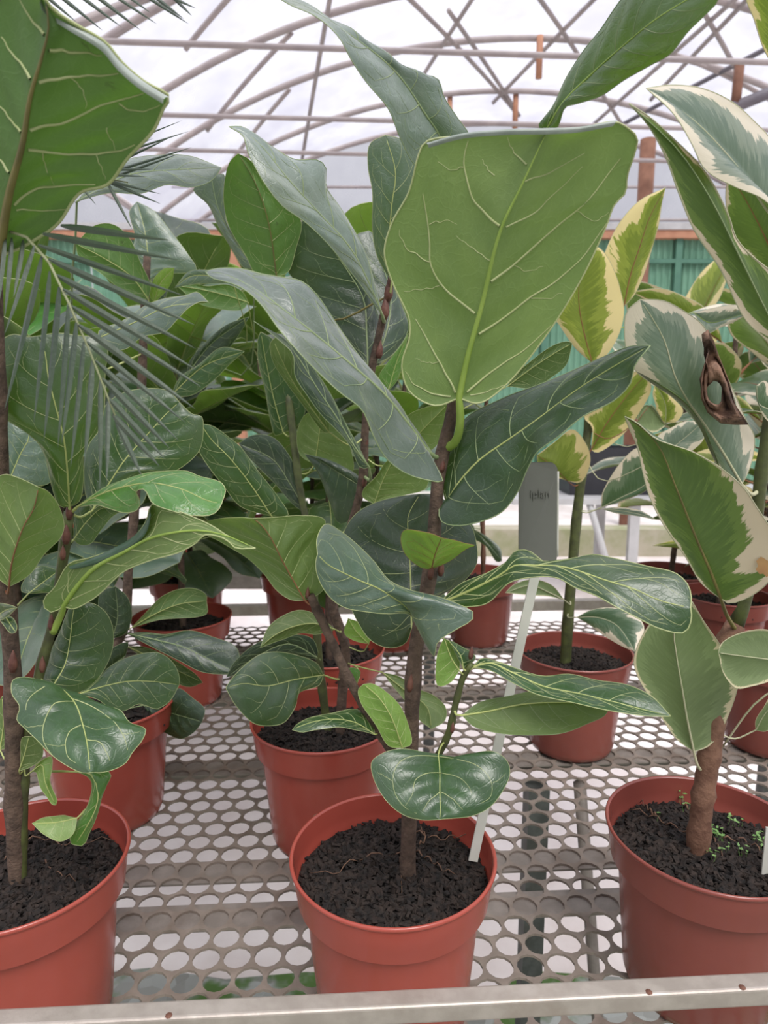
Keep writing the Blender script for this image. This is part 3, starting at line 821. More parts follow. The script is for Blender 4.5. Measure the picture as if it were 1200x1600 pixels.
def filler(P, kind, top, nleaf, seed, lean=(0, 0), lo=0.28, sc=(0.8, 1.15), srad=0.007, mat='bark', nstem=1, avoid=None):
    rr = random.Random(seed)
    for k in range(nstem):
        ox, oy = (rr.uniform(-0.04, 0.04), rr.uniform(-0.04, 0.04)) if nstem > 1 else (0, 0)
        b = P.base + np.array((ox, oy, 0.135 * P.scale))
        e = P.base + np.array((ox * 2 + lean[0], oy * 2 + lean[1], top * (1 - 0.18 * k)))
        midp = (b + e) / 2 + np.array((rr.uniform(-0.015, 0.015), rr.uniform(-0.015, 0.015), 0))
        C = stem(P, [b, midp, e], [srad, srad * 0.6], mat)
        z0 = lo * P.scale
        az = rr.uniform(0, 6.28)
        nl = nleaf // nstem
        for i in range(nl):
            w = (i + 0.5) / nl
            t = (z0 + (top * (1 - 0.18 * k) - z0) * w - b[2]) / (e[2] - b[2])
            p = C[int(np.clip(t, 0, 1) * (len(C) - 1))]
            az += 2.4 + rr.uniform(-0.4, 0.4)
            elev = -0.15 + 1.15 * w ** 1.5 + rr.uniform(-0.25, 0.25)
            put_leaf(P, kind, rr.randrange(9), p, az, elev, rr.uniform(-0.5, 0.5), rr.uniform(*sc) * (0.8 + 0.3 * w))
# ------------------------------------------------------------------ front middle fiddle-leaf fig
def pot_at(px, py, Fw): return at(px, py, Fw)[0]
FIG = 'potted_fiddle_leaf_fig'; RUB = 'potted_rubber_plant'
P1 = plant(FIG, 'tall fiddle-leaf fig in the red pot at front centre, with a grey plant tag', 'plant', pot_at(614, 1311, 0.60), 0.60, seed=1)
F1 = 0.605
stem_px(P1, 'f', (636, 1345, 640, 1250, 643, 1120, 650, 1010, 668, 920, 678, 840, 683, 760, 695, 690, 708, 640, 716, 560, 722, 480, 715, 380, 700, 260, 690, 225),
        (0.60, 0.60, 0.605, 0.61, 0.61, 0.615, 0.62, 0.63), (0.008, 0.0075, 0.0072, 0.0068, 0.0062, 0.0055, 0.005, 0.0045))
stem_px(P1, 'f', (641, 1225, 622, 1190, 600, 1155, 545, 1060, 510, 985, 485, 930), (0.60, 0.585, 0.56, 0.545), (0.0045, 0.0045, 0.004, 0.0034), 'bark', 'branch', soil=False)
stem_px(P1, 'f', (641, 1240, 668, 1205, 690, 1170, 703, 1140, 712, 1100, 725, 1055, 737, 1038), (0.60, 0.575, 0.56), (0.0034, 0.0034, 0.003, 0.0026), 'stemgreen', 'branch', soil=False)
for a in ((690, 738, 0.605, 0.8), (688, 900, 0.605, 0.9), (672, 905, 0.6, 0.9), (640, 1080, 0.595, 1.0), (655, 985, 0.6, 0.9), (735, 1030, 0.557, 0.7), (700, 690, 0.61, 0.7), (480, 935, 0.545, 0.6), (706, 1145, 0.56, 0.6), (655, 1000, 0.6, 0.8)):
    stipule(P1, *a)
# A1 the large upright leaf, underside to the camera
a1 = leaf(P1, 'f', (717, 622, 730, 560, 752, 480, 782, 360, 815, 290, 855, 204), (680, 634, 640, 612, 628, 570, 640, 530, 640, 500, 612, 440, 600, 395, 612, 350, 640, 300, 655, 240, 665, 222, 720, 212, 790, 206),
     (748, 630, 790, 602, 850, 530, 905, 440, 948, 352, 961, 320, 978, 302, 981, 275, 992, 240, 996, 217, 985, 204, 962, 191, 935, 194, 905, 202), (0.575, 0.55, 0.52, 0.50), 0.03, 0.02, 1, 'fighero', 'vein', 'midgreen', nu=64, nv=20, mr=1.9, vr=1.1, wave=0.006, rim=0.0007, quilt=0.004,
     tv=[(w, [c for p in zip(q[::2], q[1::2]) for c in (p[0] / 2 + 300, p[1] / 2)]) for w, q in (
         (.95, (885, 978, 820, 930, 770, 870, 745, 815, 740, 700, 722, 600)), (.55, (745, 820, 690, 790, 655, 750, 648, 720)), (.95, (965, 705, 910, 660, 880, 620, 860, 560, 850, 490, 865, 440)), (.6, (1045, 515, 1010, 480, 985, 430)),
         (.9, (935, 880, 1000, 830, 1080, 760, 1200, 660, 1290, 560, 1340, 490)), (.9, (895, 1045, 960, 1000, 1060, 930, 1200, 830, 1300, 690)), (.85, (860, 1225, 950, 1150, 1040, 1090, 1120, 1020)), (.95, (822, 1225, 790, 1160, 740, 1070, 700, 1000)),
         (.7, (810, 1240, 740, 1225, 690, 1195, 665, 1160)), (.6, (980, 710, 1060, 670, 1150, 590, 1220, 520)), (.5, (1040, 565, 1110, 540, 1230, 480)), (.4, (775, 895, 720, 905, 665, 910)), (.4, (930, 815, 870, 770, 825, 740)), (.4, (945, 550, 920, 520, 905, 495)),
         (.5, (870, 1235, 930, 1222, 1000, 1195)), (.4, (1000, 825, 1050, 850, 1100, 830)), (.35, (1200, 660, 1260, 690, 1300, 660)), (.35, (850, 520, 800, 530, 770, 505)), (.35, (740, 700, 790, 690, 830, 700)), (.35, (1060, 930, 1110, 935, 1160, 915)), (.35, (770, 1130, 735, 1135, 700, 1120)))],
     pet=[at(694, 702, 0.612), at(712, 690, 0.598), at(719, 655, 0.582)])
leaf(P1, 'f', (692, 235, 688, 215, 665, 180, 620, 115, 540, 50, 470, 8, 425, -10), (655, 262, 625, 215, 605, 170, 575, 130, 548, 90, 530, 60, 490, 25, 455, 8),
     (733, 225, 733, 210, 715, 185, 692, 150, 685, 125, 640, 110, 600, 85, 560, 60, 515, 35, 470, 2), (0.63, 0.60, 0.56, 0.55), -0.02, 0.02, 0, 'figsheen', 'veindim', 'veindim', nu=40, nv=12)
leaf(P1, 'c2', (505, 410, 560, 320, 640, 240, 740, 150, 850, 60, 980, -20, 1050, -60), (480, 400, 530, 330, 570, 240, 620, 160, 680, 90, 740, 0, 790, -60, 900, -90),
     (540, 400, 565, 335, 600, 325, 680, 300, 750, 250, 830, 205, 900, 165, 950, 100, 1000, 50, 1045, 0), (0.64, 0.6, 0.54, 0.5), 0.02, -0.01, 0, 'fig', nu=40, nv=12, nlat=6, mid='midgreen', vein='veindim')
leaf(P1, 'c4', (965, 930, 870, 800, 780, 690, 680, 600, 550, 490, 400, 370, 250, 260, 130, 205, 55, 195), (1000, 1000, 1020, 1050, 960, 1045, 880, 1020, 800, 960, 740, 860, 690, 760, 600, 690, 500, 590, 420, 500, 350, 420, 280, 330, 200, 262, 130, 235, 80, 220),
     (985, 945, 950, 890, 880, 795, 800, 680, 720, 580, 640, 480, 580, 400, 520, 310, 480, 260, 440, 230, 370, 215, 280, 200, 220, 185, 150, 180, 90, 185), (0.60, 0.565, 0.545, 0.56), -0.03, 0.035, 0, 'figsheen', 'veindim', 'veindim', nu=48, nv=14, nlat=6, cup=0.03)
leaf(P1, 'f', (697, 785, 720, 750, 750, 718, 790, 690, 840, 655, 900, 610, 960, 572, 1016, 540), (690, 755, 705, 690, 730, 650, 780, 625, 840, 603, 900, 575, 950, 555, 985, 542),
     (686, 797, 690, 815, 712, 821, 750, 815, 785, 800, 810, 770, 825, 730, 838, 705, 870, 682, 910, 652, 960, 627, 985, 600, 992, 570), (0.61, 0.585, 0.55, 0.50), 0.035, -0.03, 0, 'figdark', 'veindim', 'midyellow', mr=0.7, nu=44, nv=14, cup=0.03)
leaf(P1, 'c7', (808, 575, 806, 480, 803, 360, 797, 240, 795, 140, 840, 55), (780, 640, 720, 655, 650, 625, 600, 560, 565, 490, 540, 400, 530, 300, 545, 200, 590, 130, 660, 90, 760, 65),
     (850, 560, 910, 460, 1000, 410, 1060, 330, 1058, 250, 1040, 180, 970, 110, 910, 60), (0.62, 0.64, 0.66, 0.67), 0.02, 0.03, 0, 'figdark', nu=40, nv=14)
leaf(P1, 'c7', (828, 565, 790, 500, 730, 455, 670, 420, 610, 395, 540, 362, 480, 330, 440, 290), (800, 525, 720, 522, 640, 516, 550, 500, 490, 460, 450, 400, 433, 330),
     (895, 690, 908, 635, 980, 585, 1045, 545, 1050, 520, 1000, 490, 900, 450, 800, 425, 720, 390, 660, 320, 600, 260, 530, 200, 475, 170, 440, 225), (0.59, 0.555, 0.53, 0.51), -0.01, (-0.03, -0.01, 0.03, 0.045, 0.03), 0, 'figgrey', nu=46, nv=14, cup=0.02)
leaf(P1, 'c7', (885, 350, 900, 290, 915, 250, 925, 226), (840, 340, 790, 300, 765, 230, 775, 200, 810, 194, 870, 205), (930, 330, 980, 300, 1030, 268, 1056, 255, 1000, 242), (0.60, 0.575, 0.55), 0.0, 0.01, 1, 'figfresh', 'veinred', 'midred', nu=24, nlat=4)
leaf(P1, 'f', (683, 945, 730, 925, 780, 900, 805, 884, 835, 884, 880, 886, 950, 908, 990, 920, 1030, 938, 1079, 950), (720, 912, 760, 895, 795, 876, 805, 862, 825, 861, 855, 880, 885, 875, 925, 866, 955, 872, 1010, 885, 1055, 895, 1074, 912, 1080, 932),
     (720, 948, 760, 943, 795, 912, 815, 905, 870, 902, 900, 918, 930, 930, 965, 950, 1000, 968, 1030, 982, 1070, 988, 1080, 968), (0.60, 0.56, 0.51, 0.49), 0.025, -0.02, 0, 'fig', nu=48, nv=12, nlat=6)
leaf(P1, 'f', (738, 1043, 765, 1036, 800, 1051, 850, 1073, 900, 1083, 960, 1097, 1010, 1110, 1048, 1119), (752, 1029, 780, 1035, 815, 1047, 850, 1056, 890, 1054, 930, 1062, 980, 1070, 1020, 1090),
     (768, 1048, 800, 1066, 840, 1086, 900, 1098, 950, 1110, 1000, 1118), (0.56, 0.535, 0.51, 0.50), 0.02, -0.015, 0, 'fig', nu=36)
leaf(P1, 'f', (722, 1118, 760, 1112, 820, 1100, 890, 1098, 953, 1104), (745, 1100, 790, 1088, 840, 1080, 900, 1088), (740, 1135, 790, 1147, 830, 1149, 880, 1145, 920, 1130, 945, 1118), (0.56, 0.55, 0.535), 0.02, -0.02, 1, 'fighero', 'veindim', nu=30)
leaf(P1, 'c7', (912, 1072, 918, 1140, 918, 1210, 920, 1290, 918, 1326), (1000, 1082, 1080, 1065, 1140, 1065, 1182, 1100, 1192, 1150, 1160, 1220, 1110, 1280, 1050, 1310, 980, 1320),
     (850, 1060, 760, 1052, 700, 1065, 653, 1100, 655, 1150, 680, 1210, 720, 1265, 780, 1310, 850, 1327), (0.555, 0.535, 0.515, 0.50), 0.0, 0.0, 0, 'fig', nu=44, nv=16, nlat=3, cup=0.04, tv=[(w, [c for p in zip(q[::2], q[1::2]) for c in ((p[0] / 2.857 + 60) * 2.5, (p[1] / 2.857 + 400) * 2.5)]) for w, q in (
         (.8, (880, 165, 820, 165, 770, 200, 755, 260, 725, 310)), (.8, (872, 92, 760, 90, 690, 120, 665, 200, 680, 260, 720, 315, 775, 345)), (.7, (880, 165, 950, 180, 1010, 230, 1022, 262)), (.8, (878, 92, 980, 110, 1070, 148, 1112, 210, 1105, 270, 1060, 300)),
         (.7, (880, 250, 830, 290, 800, 335)), (.7, (885, 250, 940, 285, 980, 330)), (.4, (665, 200, 630, 180, 600, 160)), (.4, (1112, 210, 1150, 190, 1170, 170)))])
leaf(P1, 'c7', (390, 470, 350, 400, 300, 310, 260, 230, 225, 180, 190, 150), (340, 468, 280, 430, 230, 370, 150, 290, 60, 240, 0, 215, -20, 180, 50, 150, 120, 146), (430, 455, 466, 420, 455, 330, 440, 260, 467, 155, 370, 139, 270, 146),
     (0.545, 0.53, 0.51), 0.01, 0.02, 1, 'fighero', 'vein', 'midred', nu=40, nv=14)
leaf(P1, 'c7', (772, 1046, 730, 930, 680, 850, 620, 798), (720, 1040, 670, 960, 610, 870, 599, 820), (806, 1032, 800, 970, 760, 880, 700, 820, 650, 795), (0.575, 0.565, 0.56), 0.0, 0.015, 1, 'figfresh', 'vein', 'midyellow', nu=28)
leaf(P1, 'c7', (665, 995, 580, 945, 480, 935, 390, 955, 342, 976), (600, 978, 520, 966, 430, 976, 380, 986), (650, 940, 600, 897, 500, 910, 420, 925, 360, 955), (0.57, 0.55, 0.54), -0.01, 0.02, 0, 'fig', nu=26)
leaf(P1, 'c7', (995, 745, 965, 700, 935, 617), (960, 790, 912, 806, 903, 720, 918, 650), (995, 700, 965, 640), (0.56, 0.55), 0, 0.015, 1, 'figfresh', nu=20, nlat=3)
leaf(P1, 'c7', (1010, 738, 1000, 690, 950, 625), (985, 690, 960, 640), (1030, 725, 1060, 695, 1000, 648), (0.56, 0.555), 0, 0.015, 0, 'fig', nu=18, nlat=3)

fold(P1, a1, 'f', (664, 224, 720, 209, 790, 202, 855, 200, 905, 198, 962, 188), (670, 231, 722, 217, 790, 211, 855, 210, 905, 207, 958, 197), (0.525, 0.50, 0.515), 'foldgrey', 0.004)
# plant tag stuck into the front pot
tg = link('plant_tag', None, None, at(739, 1300, 0.605))
tag(tg, 'grey plastic plant tag on a long stake in the front centre pot', 'plant tag')
tb = np.array(tg.location)
A, B = at(739, 1345, 0.615), at(838, 890, 0.645)
dirn = (B - A) / np.linalg.norm(B - A)
side = np.cross(dirn, np.array((0, 1.0, 0))); side /= np.linalg.norm(side); fw = np.cross(side, dirn)
def strip(path, w, th):
    vs = []
    for p in path:
        for a, b in ((-w, -th), (w, -th), (w, th), (-w, th)): vs.append(p + side * a + fw * b - tb)
    n = len(path)
    fs = [(4 * i + j, 4 * i + (j + 1) % 4, 4 * i + 4 + (j + 1) % 4, 4 * i + 4 + j) for i in range(n - 1) for j in range(4)] + [(3, 2, 1, 0), tuple(4 * n - 4 + j for j in range(4))]
    return MB().add(vs, fs)
A[2] = max(A[2], 0.14)
strip([A, (A + B) / 2, B], 0.0046, 0.001).build('stake', M['tagstake'], tg, False)
c0, c1 = at(841, 885, 0.645), at(842, 722, 0.655)
up = c1 - c0; H = np.linalg.norm(up); up /= H
sx = np.array((1.0, 0.12, 0)); sx -= up * np.dot(sx, up); sx /= np.linalg.norm(sx); nz = np.cross(sx, up)
hw = 0.0193; rc = 0.009
ol = []
for cx, cy, a0 in ((hw - rc, rc, -90), (hw - rc, H - rc, 0), (-hw + rc, H - rc, 90), (-hw + rc, rc, 180)):
    for q in range(7):
        a = math.radians(a0 + 15 * q); ol.append((cx + rc * math.cos(a), cy + rc * math.sin(a)))
n = len(ol)
vs = [c0 + sx * x + up * y - nz * (0.0018 * (x / hw) ** 2) + nz * k - tb for k in (0.0008, -0.0008) for x, y in ol]
plate = MB().add(vs, [tuple(range(n)), tuple(range(2 * n - 1, n - 1, -1))] + [(j, n + j, n + (j + 1) % n, (j + 1) % n) for j in range(n)]).build('plate', M['tag'], tg, False)
pe = [c0 + sx * (hw + 0.0004) + up * y - nz * 0.001 - tb for y in np.linspace(rc, H - rc, 8)]
MB().tube(pe, 0.0011, 6).build('plate_edge', M['tagstake'], plate)
tc = bpy.data.curves.new('embossed_lettering', 'FONT'); tc.body = 'iplan'; tc.size = 0.011; tc.extrude = 0.0003
tob = link('lettering_curve', tc)
tme = bpy.data.meshes.new_from_object(tob.evaluated_get(bpy.context.evaluated_depsgraph_get()))
bpy.data.objects.remove(tob)
tme.materials.clear(); tme.materials.append(M['tag'])
txt = link('embossed_lettering', tme, plate)
txt.matrix_local = Matrix((( sx[0], up[0], nz[0], 0), (sx[1], up[1], nz[1], 0), (sx[2], up[2], nz[2], 0), (0, 0, 0, 1)))
txt.location = Vector(c0 + up * (H - 0.034) - sx * 0.009 + nz * 0.0008 - tb)

# ------------------------------------------------------------------ front left fiddle-leaf fig
P2 = plant(FIG, 'fiddle-leaf fig in the red pot at the front left corner', 'plant', pot_at(29, 1322, 0.59), 0.59, seed=2)
stem_px(P2, 'f', (22, 1345, 22, 1250, 22, 1120, 18, 1020, 10, 940, 6, 880, 2, 780, 0, 690, -4, 560, -10, 420, -20, 300), (0.59, 0.59, 0.585, 0.57, 0.55, 0.52, 0.50), (0.008, 0.008, 0.0075, 0.0065, 0.0055, 0.005))
stem_px(P2, 'f', (26, 1340, 40, 1180, 62, 1050, 80, 985, 92, 920, 100, 860, 108, 800), (0.59, 0.60, 0.60, 0.59), (0.005, 0.0048, 0.0045, 0.0045), 'stemgreen', 'branch')
for a in ((80, 985, 0.59, 0.9), (66, 1050, 0.595, 0.9), (103, 850, 0.588, 1.1), (108, 812, 0.588, 1.0), (20, 1050, 0.575, 1.2), (115, 790, 0.588, 0.7), (8, 910, 0.56, 1.0), (98, 875, 0.588, 0.8)): stipule(P2, *a)
q1 = leaf(P2, 'c1', (-2, 800, 12, 700, 30, 600, 70, 450, 95, 300, 130, 180, 152, 80, 140, -5), (-60, 760, -200, 620, -260, 420, -250, 200, -150, 0, -20, -70, 70, -50), (60, 775, 110, 748, 180, 702, 250, 605, 340, 570, 400, 490, 480, 410, 512, 340, 530, 305, 450, 255, 380, 195, 330, 135, 230, 75, 165, 30),
     (0.49, 0.45, 0.42, 0.40), 0.02, 0.02, 1, 'figspot', 'vein', 'veinbrown', nu=52, nv=16, mr=2.4, vr=1.2, nlat=6, rim=0.001,
     tv=((1, (150, 155, 220, 162, 320, 172)), (1, (118, 258, 230, 240, 370, 232)), (1.1, (92, 405, 200, 380, 330, 325, 450, 293)), (.6, (370, 325, 440, 350, 500, 330)), (1, (85, 470, 200, 480, 320, 482, 420, 455)), (1, (45, 640, 110, 590, 200, 582, 300, 575)),
         (.6, (50, 655, 130, 660, 210, 655)), (1, (140, 110, 100, 60, 60, 0)), (1, (97, 245, 50, 180, 0, 115)), (1, (65, 415, 30, 370, 0, 330)), (1, (30, 540, 0, 500, -40, 470)), (.4, (330, 400, 350, 440, 360, 470)), (.4, (130, 470, 150, 540, 170, 580)), (.4, (220, 240, 260, 290, 270, 340)), (.35, (300, 482, 320, 530, 330, 560))))
leaf(P2, 'c3', (310, 1262, 300, 1100, 285, 960, 245, 800, 215, 680, 200, 570, 170, 500), (270, 1262, 228, 1150, 200, 1040, 150, 960, 60, 890, 0, 850, -60, 780, -60, 650, 0, 530, 60, 493, 120, 505), (352, 1240, 372, 1150, 380, 1000, 430, 930, 460, 840, 472, 650, 480, 560, 420, 508, 350, 500, 260, 488),
     (0.585, 0.56, 0.545, 0.55), 0.0, 0.02, 0, 'fig', nu=44, nv=14, nlat=5)
leaf(P2, 'c3', (412, 1280, 480, 1170, 560, 1050, 640, 960, 740, 850, 800, 795), (380, 1200, 378, 1080, 400, 980, 440, 920, 460, 830, 520, 770, 600, 740, 690, 733, 755, 748), (520, 1200, 640, 1130, 760, 1110, 820, 1080, 890, 1010, 907, 930, 900, 860, 860, 850),
     (0.60, 0.615, 0.63, 0.64), 0.01, 0.01, 0, 'fig', nu=40, nv=14)
leaf(P2, 'c6', (345, 206, 450, 150, 560, 115, 680, 100, 820, 130, 930, 180, 990, 190), (420, 150, 500, 105, 600, 70, 720, 48, 830, 44, 890, 70, 990, 100, 1006, 130), (430, 197, 500, 217, 560, 232, 612, 217, 622, 180, 605, 135, 645, 128, 680, 190, 760, 222, 850, 242, 940, 242, 972, 222),
     (0.585, 0.555, 0.53, 0.52), 0.025, -0.02, 0, 'figfresh', nu=40, nv=12)
q5 = leaf(P2, 'c6', (285, 648, 330, 580, 420, 480, 550, 410, 660, 350, 780, 320, 900, 312, 1010, 335, 1140, 390), (230, 677, 193, 650, 200, 610, 240, 570, 310, 460, 400, 435, 500, 395, 600, 335, 655, 265, 680, 195, 750, 210, 850, 245, 950, 290, 1010, 330, 1080, 368),
     (320, 662, 400, 627, 460, 582, 500, 542, 560, 490, 680, 442, 800, 410, 880, 365, 915, 330, 1010, 350, 1050, 388), (0.575, 0.54, 0.50, 0.47), 0.02, -0.01, 1, 'fighero', 'vein', 'midgreen', nu=44, nv=12, mr=1.4, pet=[at(83, 988, 0.592), at(95, 962, 0.585)])
leaf(P2, 'c6', (40, 562, 50, 470, 80, 360, 112, 280, 150, 215, 172, 118), (0, 530, -60, 450, -100, 300, -60, 120, 20, 60, 80, 75), (82, 540, 140, 500, 190, 430, 232, 380, 270, 340, 287, 290, 262, 200, 212, 135), (0.555, 0.53, 0.51), 0.0, 0.02, 1, 'fighero', 'vein', 'midred', nu=36, nv=12)
leaf(P2, 'c6', (258, 1008, 300, 1040, 342, 1095, 370, 1180, 390, 1270, 402, 1392), (330, 1050, 430, 1080, 540, 1120, 577, 1170, 650, 1195, 632, 1250, 592, 1300, 560, 1350, 480, 1387), (150, 968, 60, 978, 52, 1040, 88, 1100, 73, 1150, 108, 1190, 180, 1262, 230, 1312, 300, 1362, 365, 1392),
     (0.58, 0.54, 0.51, 0.49), 0.01, 0.0, 0, 'fig', nu=46, nv=16, nlat=4, wave=0.015,
     tv=((.9, (330, 1075, 250, 1080, 205, 1150, 190, 1210, 200, 1270, 240, 1320)), (.8, (360, 1180, 310, 1210, 290, 1270, 310, 1330, 340, 1350)), (.9, (320, 1060, 420, 1100, 500, 1160, 550, 1220, 570, 1290)), (.8, (388, 1245, 450, 1260, 480, 1310, 490, 1340)), (.8, (200, 1008, 130, 1060, 115, 1110)), (.5, (190, 1180, 130, 1190, 105, 1180)), (.4, (550, 1220, 600, 1215, 630, 1205)), (.4, (290, 1270, 250, 1275, 200, 1260)), (.4, (370, 1180, 430, 1200, 520, 1180))))
leaf(P2, 'c6', (235, 1008, 290, 910, 312, 800, 325, 690, 335, 642), (190, 998, 220, 880, 258, 780, 290, 700, 312, 655), (330, 1042, 420, 990, 490, 880, 507, 780, 482, 690, 430, 642, 380, 633), (0.60, 0.62, 0.63), 0.01, 0.01, 0, 'fig', nu=34, nv=12)
leaf(P2, 'c6', (350, 1042, 450, 1010, 570, 985, 680, 985, 800, 1000), (420, 990, 490, 920, 560, 880, 640, 860, 710, 858, 770, 898, 800, 960), (430, 1062, 490, 1102, 550, 1117, 620, 1085, 700, 1107, 760, 1070), (0.60, 0.63, 0.66), 0.02, -0.01, 0, 'fig', nu=34, nv=12)
leaf(P2, 'b1', (300, 158, 410, 175, 438, 250, 425, 330, 390, 400, 335, 486), (390, 155, 495, 165, 465, 240, 435, 350, 400, 430, 370, 490), (380, 172, 412, 205, 400, 280, 370, 350, 315, 420, 318, 482), (0.56, 0.53, 0.54, 0.55), 0.01, 0.01, 0, 'figfresh', nu=26, nlat=4)
leaf(P2, 'b1', (140, 160, 190, 130, 200, 200, 225, 260, 250, 308), (190, 105, 235, 95, 232, 150, 222, 200, 255, 285), (160, 160, 170, 200, 200, 262, 235, 305), (0.57, 0.55, 0.55), 0.0, 0.01, 1, 'figfresh', nu=20, nlat=3)
leaf(P2, 'c6', (85, 1385, 110, 1310, 130, 1230), (92, 1350, 92, 1280, 100, 1235), (130, 1370, 185, 1330, 190, 1270, 160, 1235), (0.58, 0.575), 0.0, 0.0, 1, 'fighero', nu=18, nlat=3)
leaf(P2, 'b1', (345, 366, 250, 386, 143, 390), (325, 440, 270, 470, 200, 442), (275, 355, 200, 363), (0.545, 0.545, 0.545), -0.01, 0.015, 0, 'figpale', nu=18, nlat=4, pet=[at(133, 1265, 0.555), at(127, 1272, 0.548)])
leaf(P2, 'c6', (20, 690, 40, 720, 70, 765), (55, 700, 76, 740), (0, 700, 25, 745, 50, 770), (0.55, 0.53), 0, 0, 0, 'fig', nu=14, nlat=2)
leaf(P2, 'c6', (-10, 690, 30, 665, 75, 655), (-10, 640, 40, 642), (0, 710, 40, 690), (0.55, 0.52), 0, 0, 0, 'fig', nu=14, nlat=2)
leaf(P2, 'c6', (128, 592, 180, 552, 262, 490), (95, 580, 110, 530, 180, 470), (180, 590, 240, 582, 262, 530), (0.60, 0.63), 0, 0, 0, 'fig', nu=18, nlat=3)
leaf(P2, 'c6', (0, 1290, 15, 1180, 10, 1050), (-20, 1200, -15, 1100), (30, 1280, 38, 1180, 25, 1080), (0.60, 0.61), 0, 0, 1, 'fighero', nu=18, nlat=3)
leaf(P2, 'c6', (330, 350, 380, 280, 460, 210, 540, 225), (330, 300, 330, 230, 380, 190, 460, 185), (350, 372, 400, 372, 450, 310, 500, 250), (0.605, 0.62, 0.63), 0, 0, 0, 'fig', nu=22, nlat=4)
leaf(P2, 'c3', (35, 1160, 90, 1030, 130, 950, 110, 860), (20, 1100, 25, 980, 10, 850, 60, 850), (150, 1170, 230, 1150, 210, 1030, 170, 940), (0.62, 0.64), 0, 0, 0, 'figgrey', nu=22)

fold(P2, q1, 'c1', (530, 305, 450, 255, 380, 195, 330, 135, 230, 75, 165, 30, 140, -5), (510, 325, 438, 280, 368, 220, 318, 160, 222, 100, 158, 58, 130, 30), (0.44, 0.425, 0.41), 'foldgrey', 0.006)
fold(P2, q5, 'c6', (310, 460, 400, 433, 500, 393, 600, 333, 655, 263, 680, 193), (325, 485, 440, 460, 540, 420, 612, 370, 657, 312, 674, 240), (0.57, 0.545, 0.525), 'folddark', 0.008)
# ------------------------------------------------------------------ front right variegated rubber plant
P3 = plant(RUB, 'variegated rubber plant in the brown-red pot at the front right', 'plant', pot_at(1108, 1272, 0.635), 0.635, 'potdark', seed=3)
stem_px(P3, 'f', (1092, 1300, 1098, 1250, 1112, 1160, 1122, 1080, 1132, 1010, 1150, 975), (0.635, 0.635, 0.64), (0.0115, 0.0105, 0.0098, 0.009), 'barkred')
stem_px(P3, 'f', (1148, 978, 1165, 940, 1178, 850, 1190, 740, 1212, 600, 1240, 470, 1250, 330, 1262, 180, 1255, 60), (0.64, 0.63, 0.62, 0.60), (0.0058, 0.0055, 0.005, 0.0045), 'stemgreen', soil=False)
VG = dict(kind='vg', quilt=0.0, wave=0.008, nu=40, nv=12, vein='midcream')
leaf(P3, 'f', (1262, 400, 1200, 330, 1170, 285, 1130, 235, 1080, 185, 1010, 138), (1200, 318, 1150, 292, 1100, 262, 1080, 225, 1050, 175), (1258, 340, 1240, 280, 1200, 212, 1185, 195, 1150, 163, 1100, 140, 1050, 133), (0.60, 0.56, 0.53, 0.52), -0.02, 0.02, 0, 'vggrey', mid='midcream', cup=0.06, **VG)
leaf(P3, 'f', (1262, 600, 1205, 500, 1160, 410, 1110, 310, 1060, 235, 983, 162), (1240, 585, 1200, 535, 1163, 497, 1127, 423, 1085, 360, 1060, 300, 1040, 245, 1012, 195), (1250, 460, 1200, 420, 1170, 395, 1150, 370, 1140, 340, 1115, 290, 1090, 255, 1050, 215, 1018, 185), (0.60, 0.55, 0.52, 0.51), 0.01, 0.01, 1, 'vg', mid='veindim', mr=0.4, cup=0.05, **VG)
v2 = leaf(P3, 'c5', (1088, 1110, 1000, 960, 920, 840, 850, 740, 800, 640, 760, 500, 700, 390, 655, 322), (1020, 1075, 980, 1020, 950, 960, 900, 850, 830, 762, 720, 690, 640, 630, 600, 550, 588, 450, 600, 370), (1115, 1060, 1138, 980, 1140, 900, 1112, 850, 1040, 680, 985, 560, 945, 470, 910, 420, 840, 370, 760, 328),
     (0.615, 0.60, 0.58, 0.57), 0.01, 0.01, 0, 'vggrey', mid='midcream', cup=0.05, **VG)
fold(P3, v2, 'c5', (640, 630, 720, 690, 830, 762, 900, 850, 950, 960, 982, 1022), (690, 658, 790, 712, 868, 780, 925, 870, 965, 965, 986, 1028), (0.572, 0.585, 0.60), 'foldgreen')
dout = pix('c5', (922, 470, 945, 452, 965, 500, 990, 560, 1032, 660, 1062, 770, 1116, 852, 1060, 852, 1000, 846, 945, 800, 918, 740, 908, 660, 930, 590, 945, 540, 925, 500))
din = pix('c5', (955, 680, 965, 665, 985, 668, 1000, 680, 1003, 700, 1002, 725, 1000, 755, 990, 768, 975, 772, 955, 764, 945, 750, 938, 735, 936, 715, 940, 700, 946, 690))
nd = len(dout); rr = random.Random(5)
vs = []
for w in (0.0, 0.15, 0.3, 0.45, 0.6, 0.75, 0.9, 1.0):
    for k in range(nd):
        q = dout[k] * (1 - w) + din[k] * w
        tt = np.clip((q[1] - 515) / 150, 0, 1)
        vs.append(local(P3, [at(q[0], q[1], 0.576 + 0.022 * tt - 0.012 + rr.uniform(-0.003, 0.003) - 0.006 * math.sin(w * 9 + k * 0.7))])[0])
fs = [(a * nd + k, a * nd + (k + 1) % nd, (a + 1) * nd + (k + 1) % nd, (a + 1) * nd + k) for a in range(7) for k in range(nd)]
dp = MB().add(vs, fs).build('dead_patch', M['brown'], v2)
dp['label'] = 'shrivelled brown dead patch with a hole'
so = dp.modifiers.new('thickness', 'SOLIDIFY'); so.thickness = 0.001
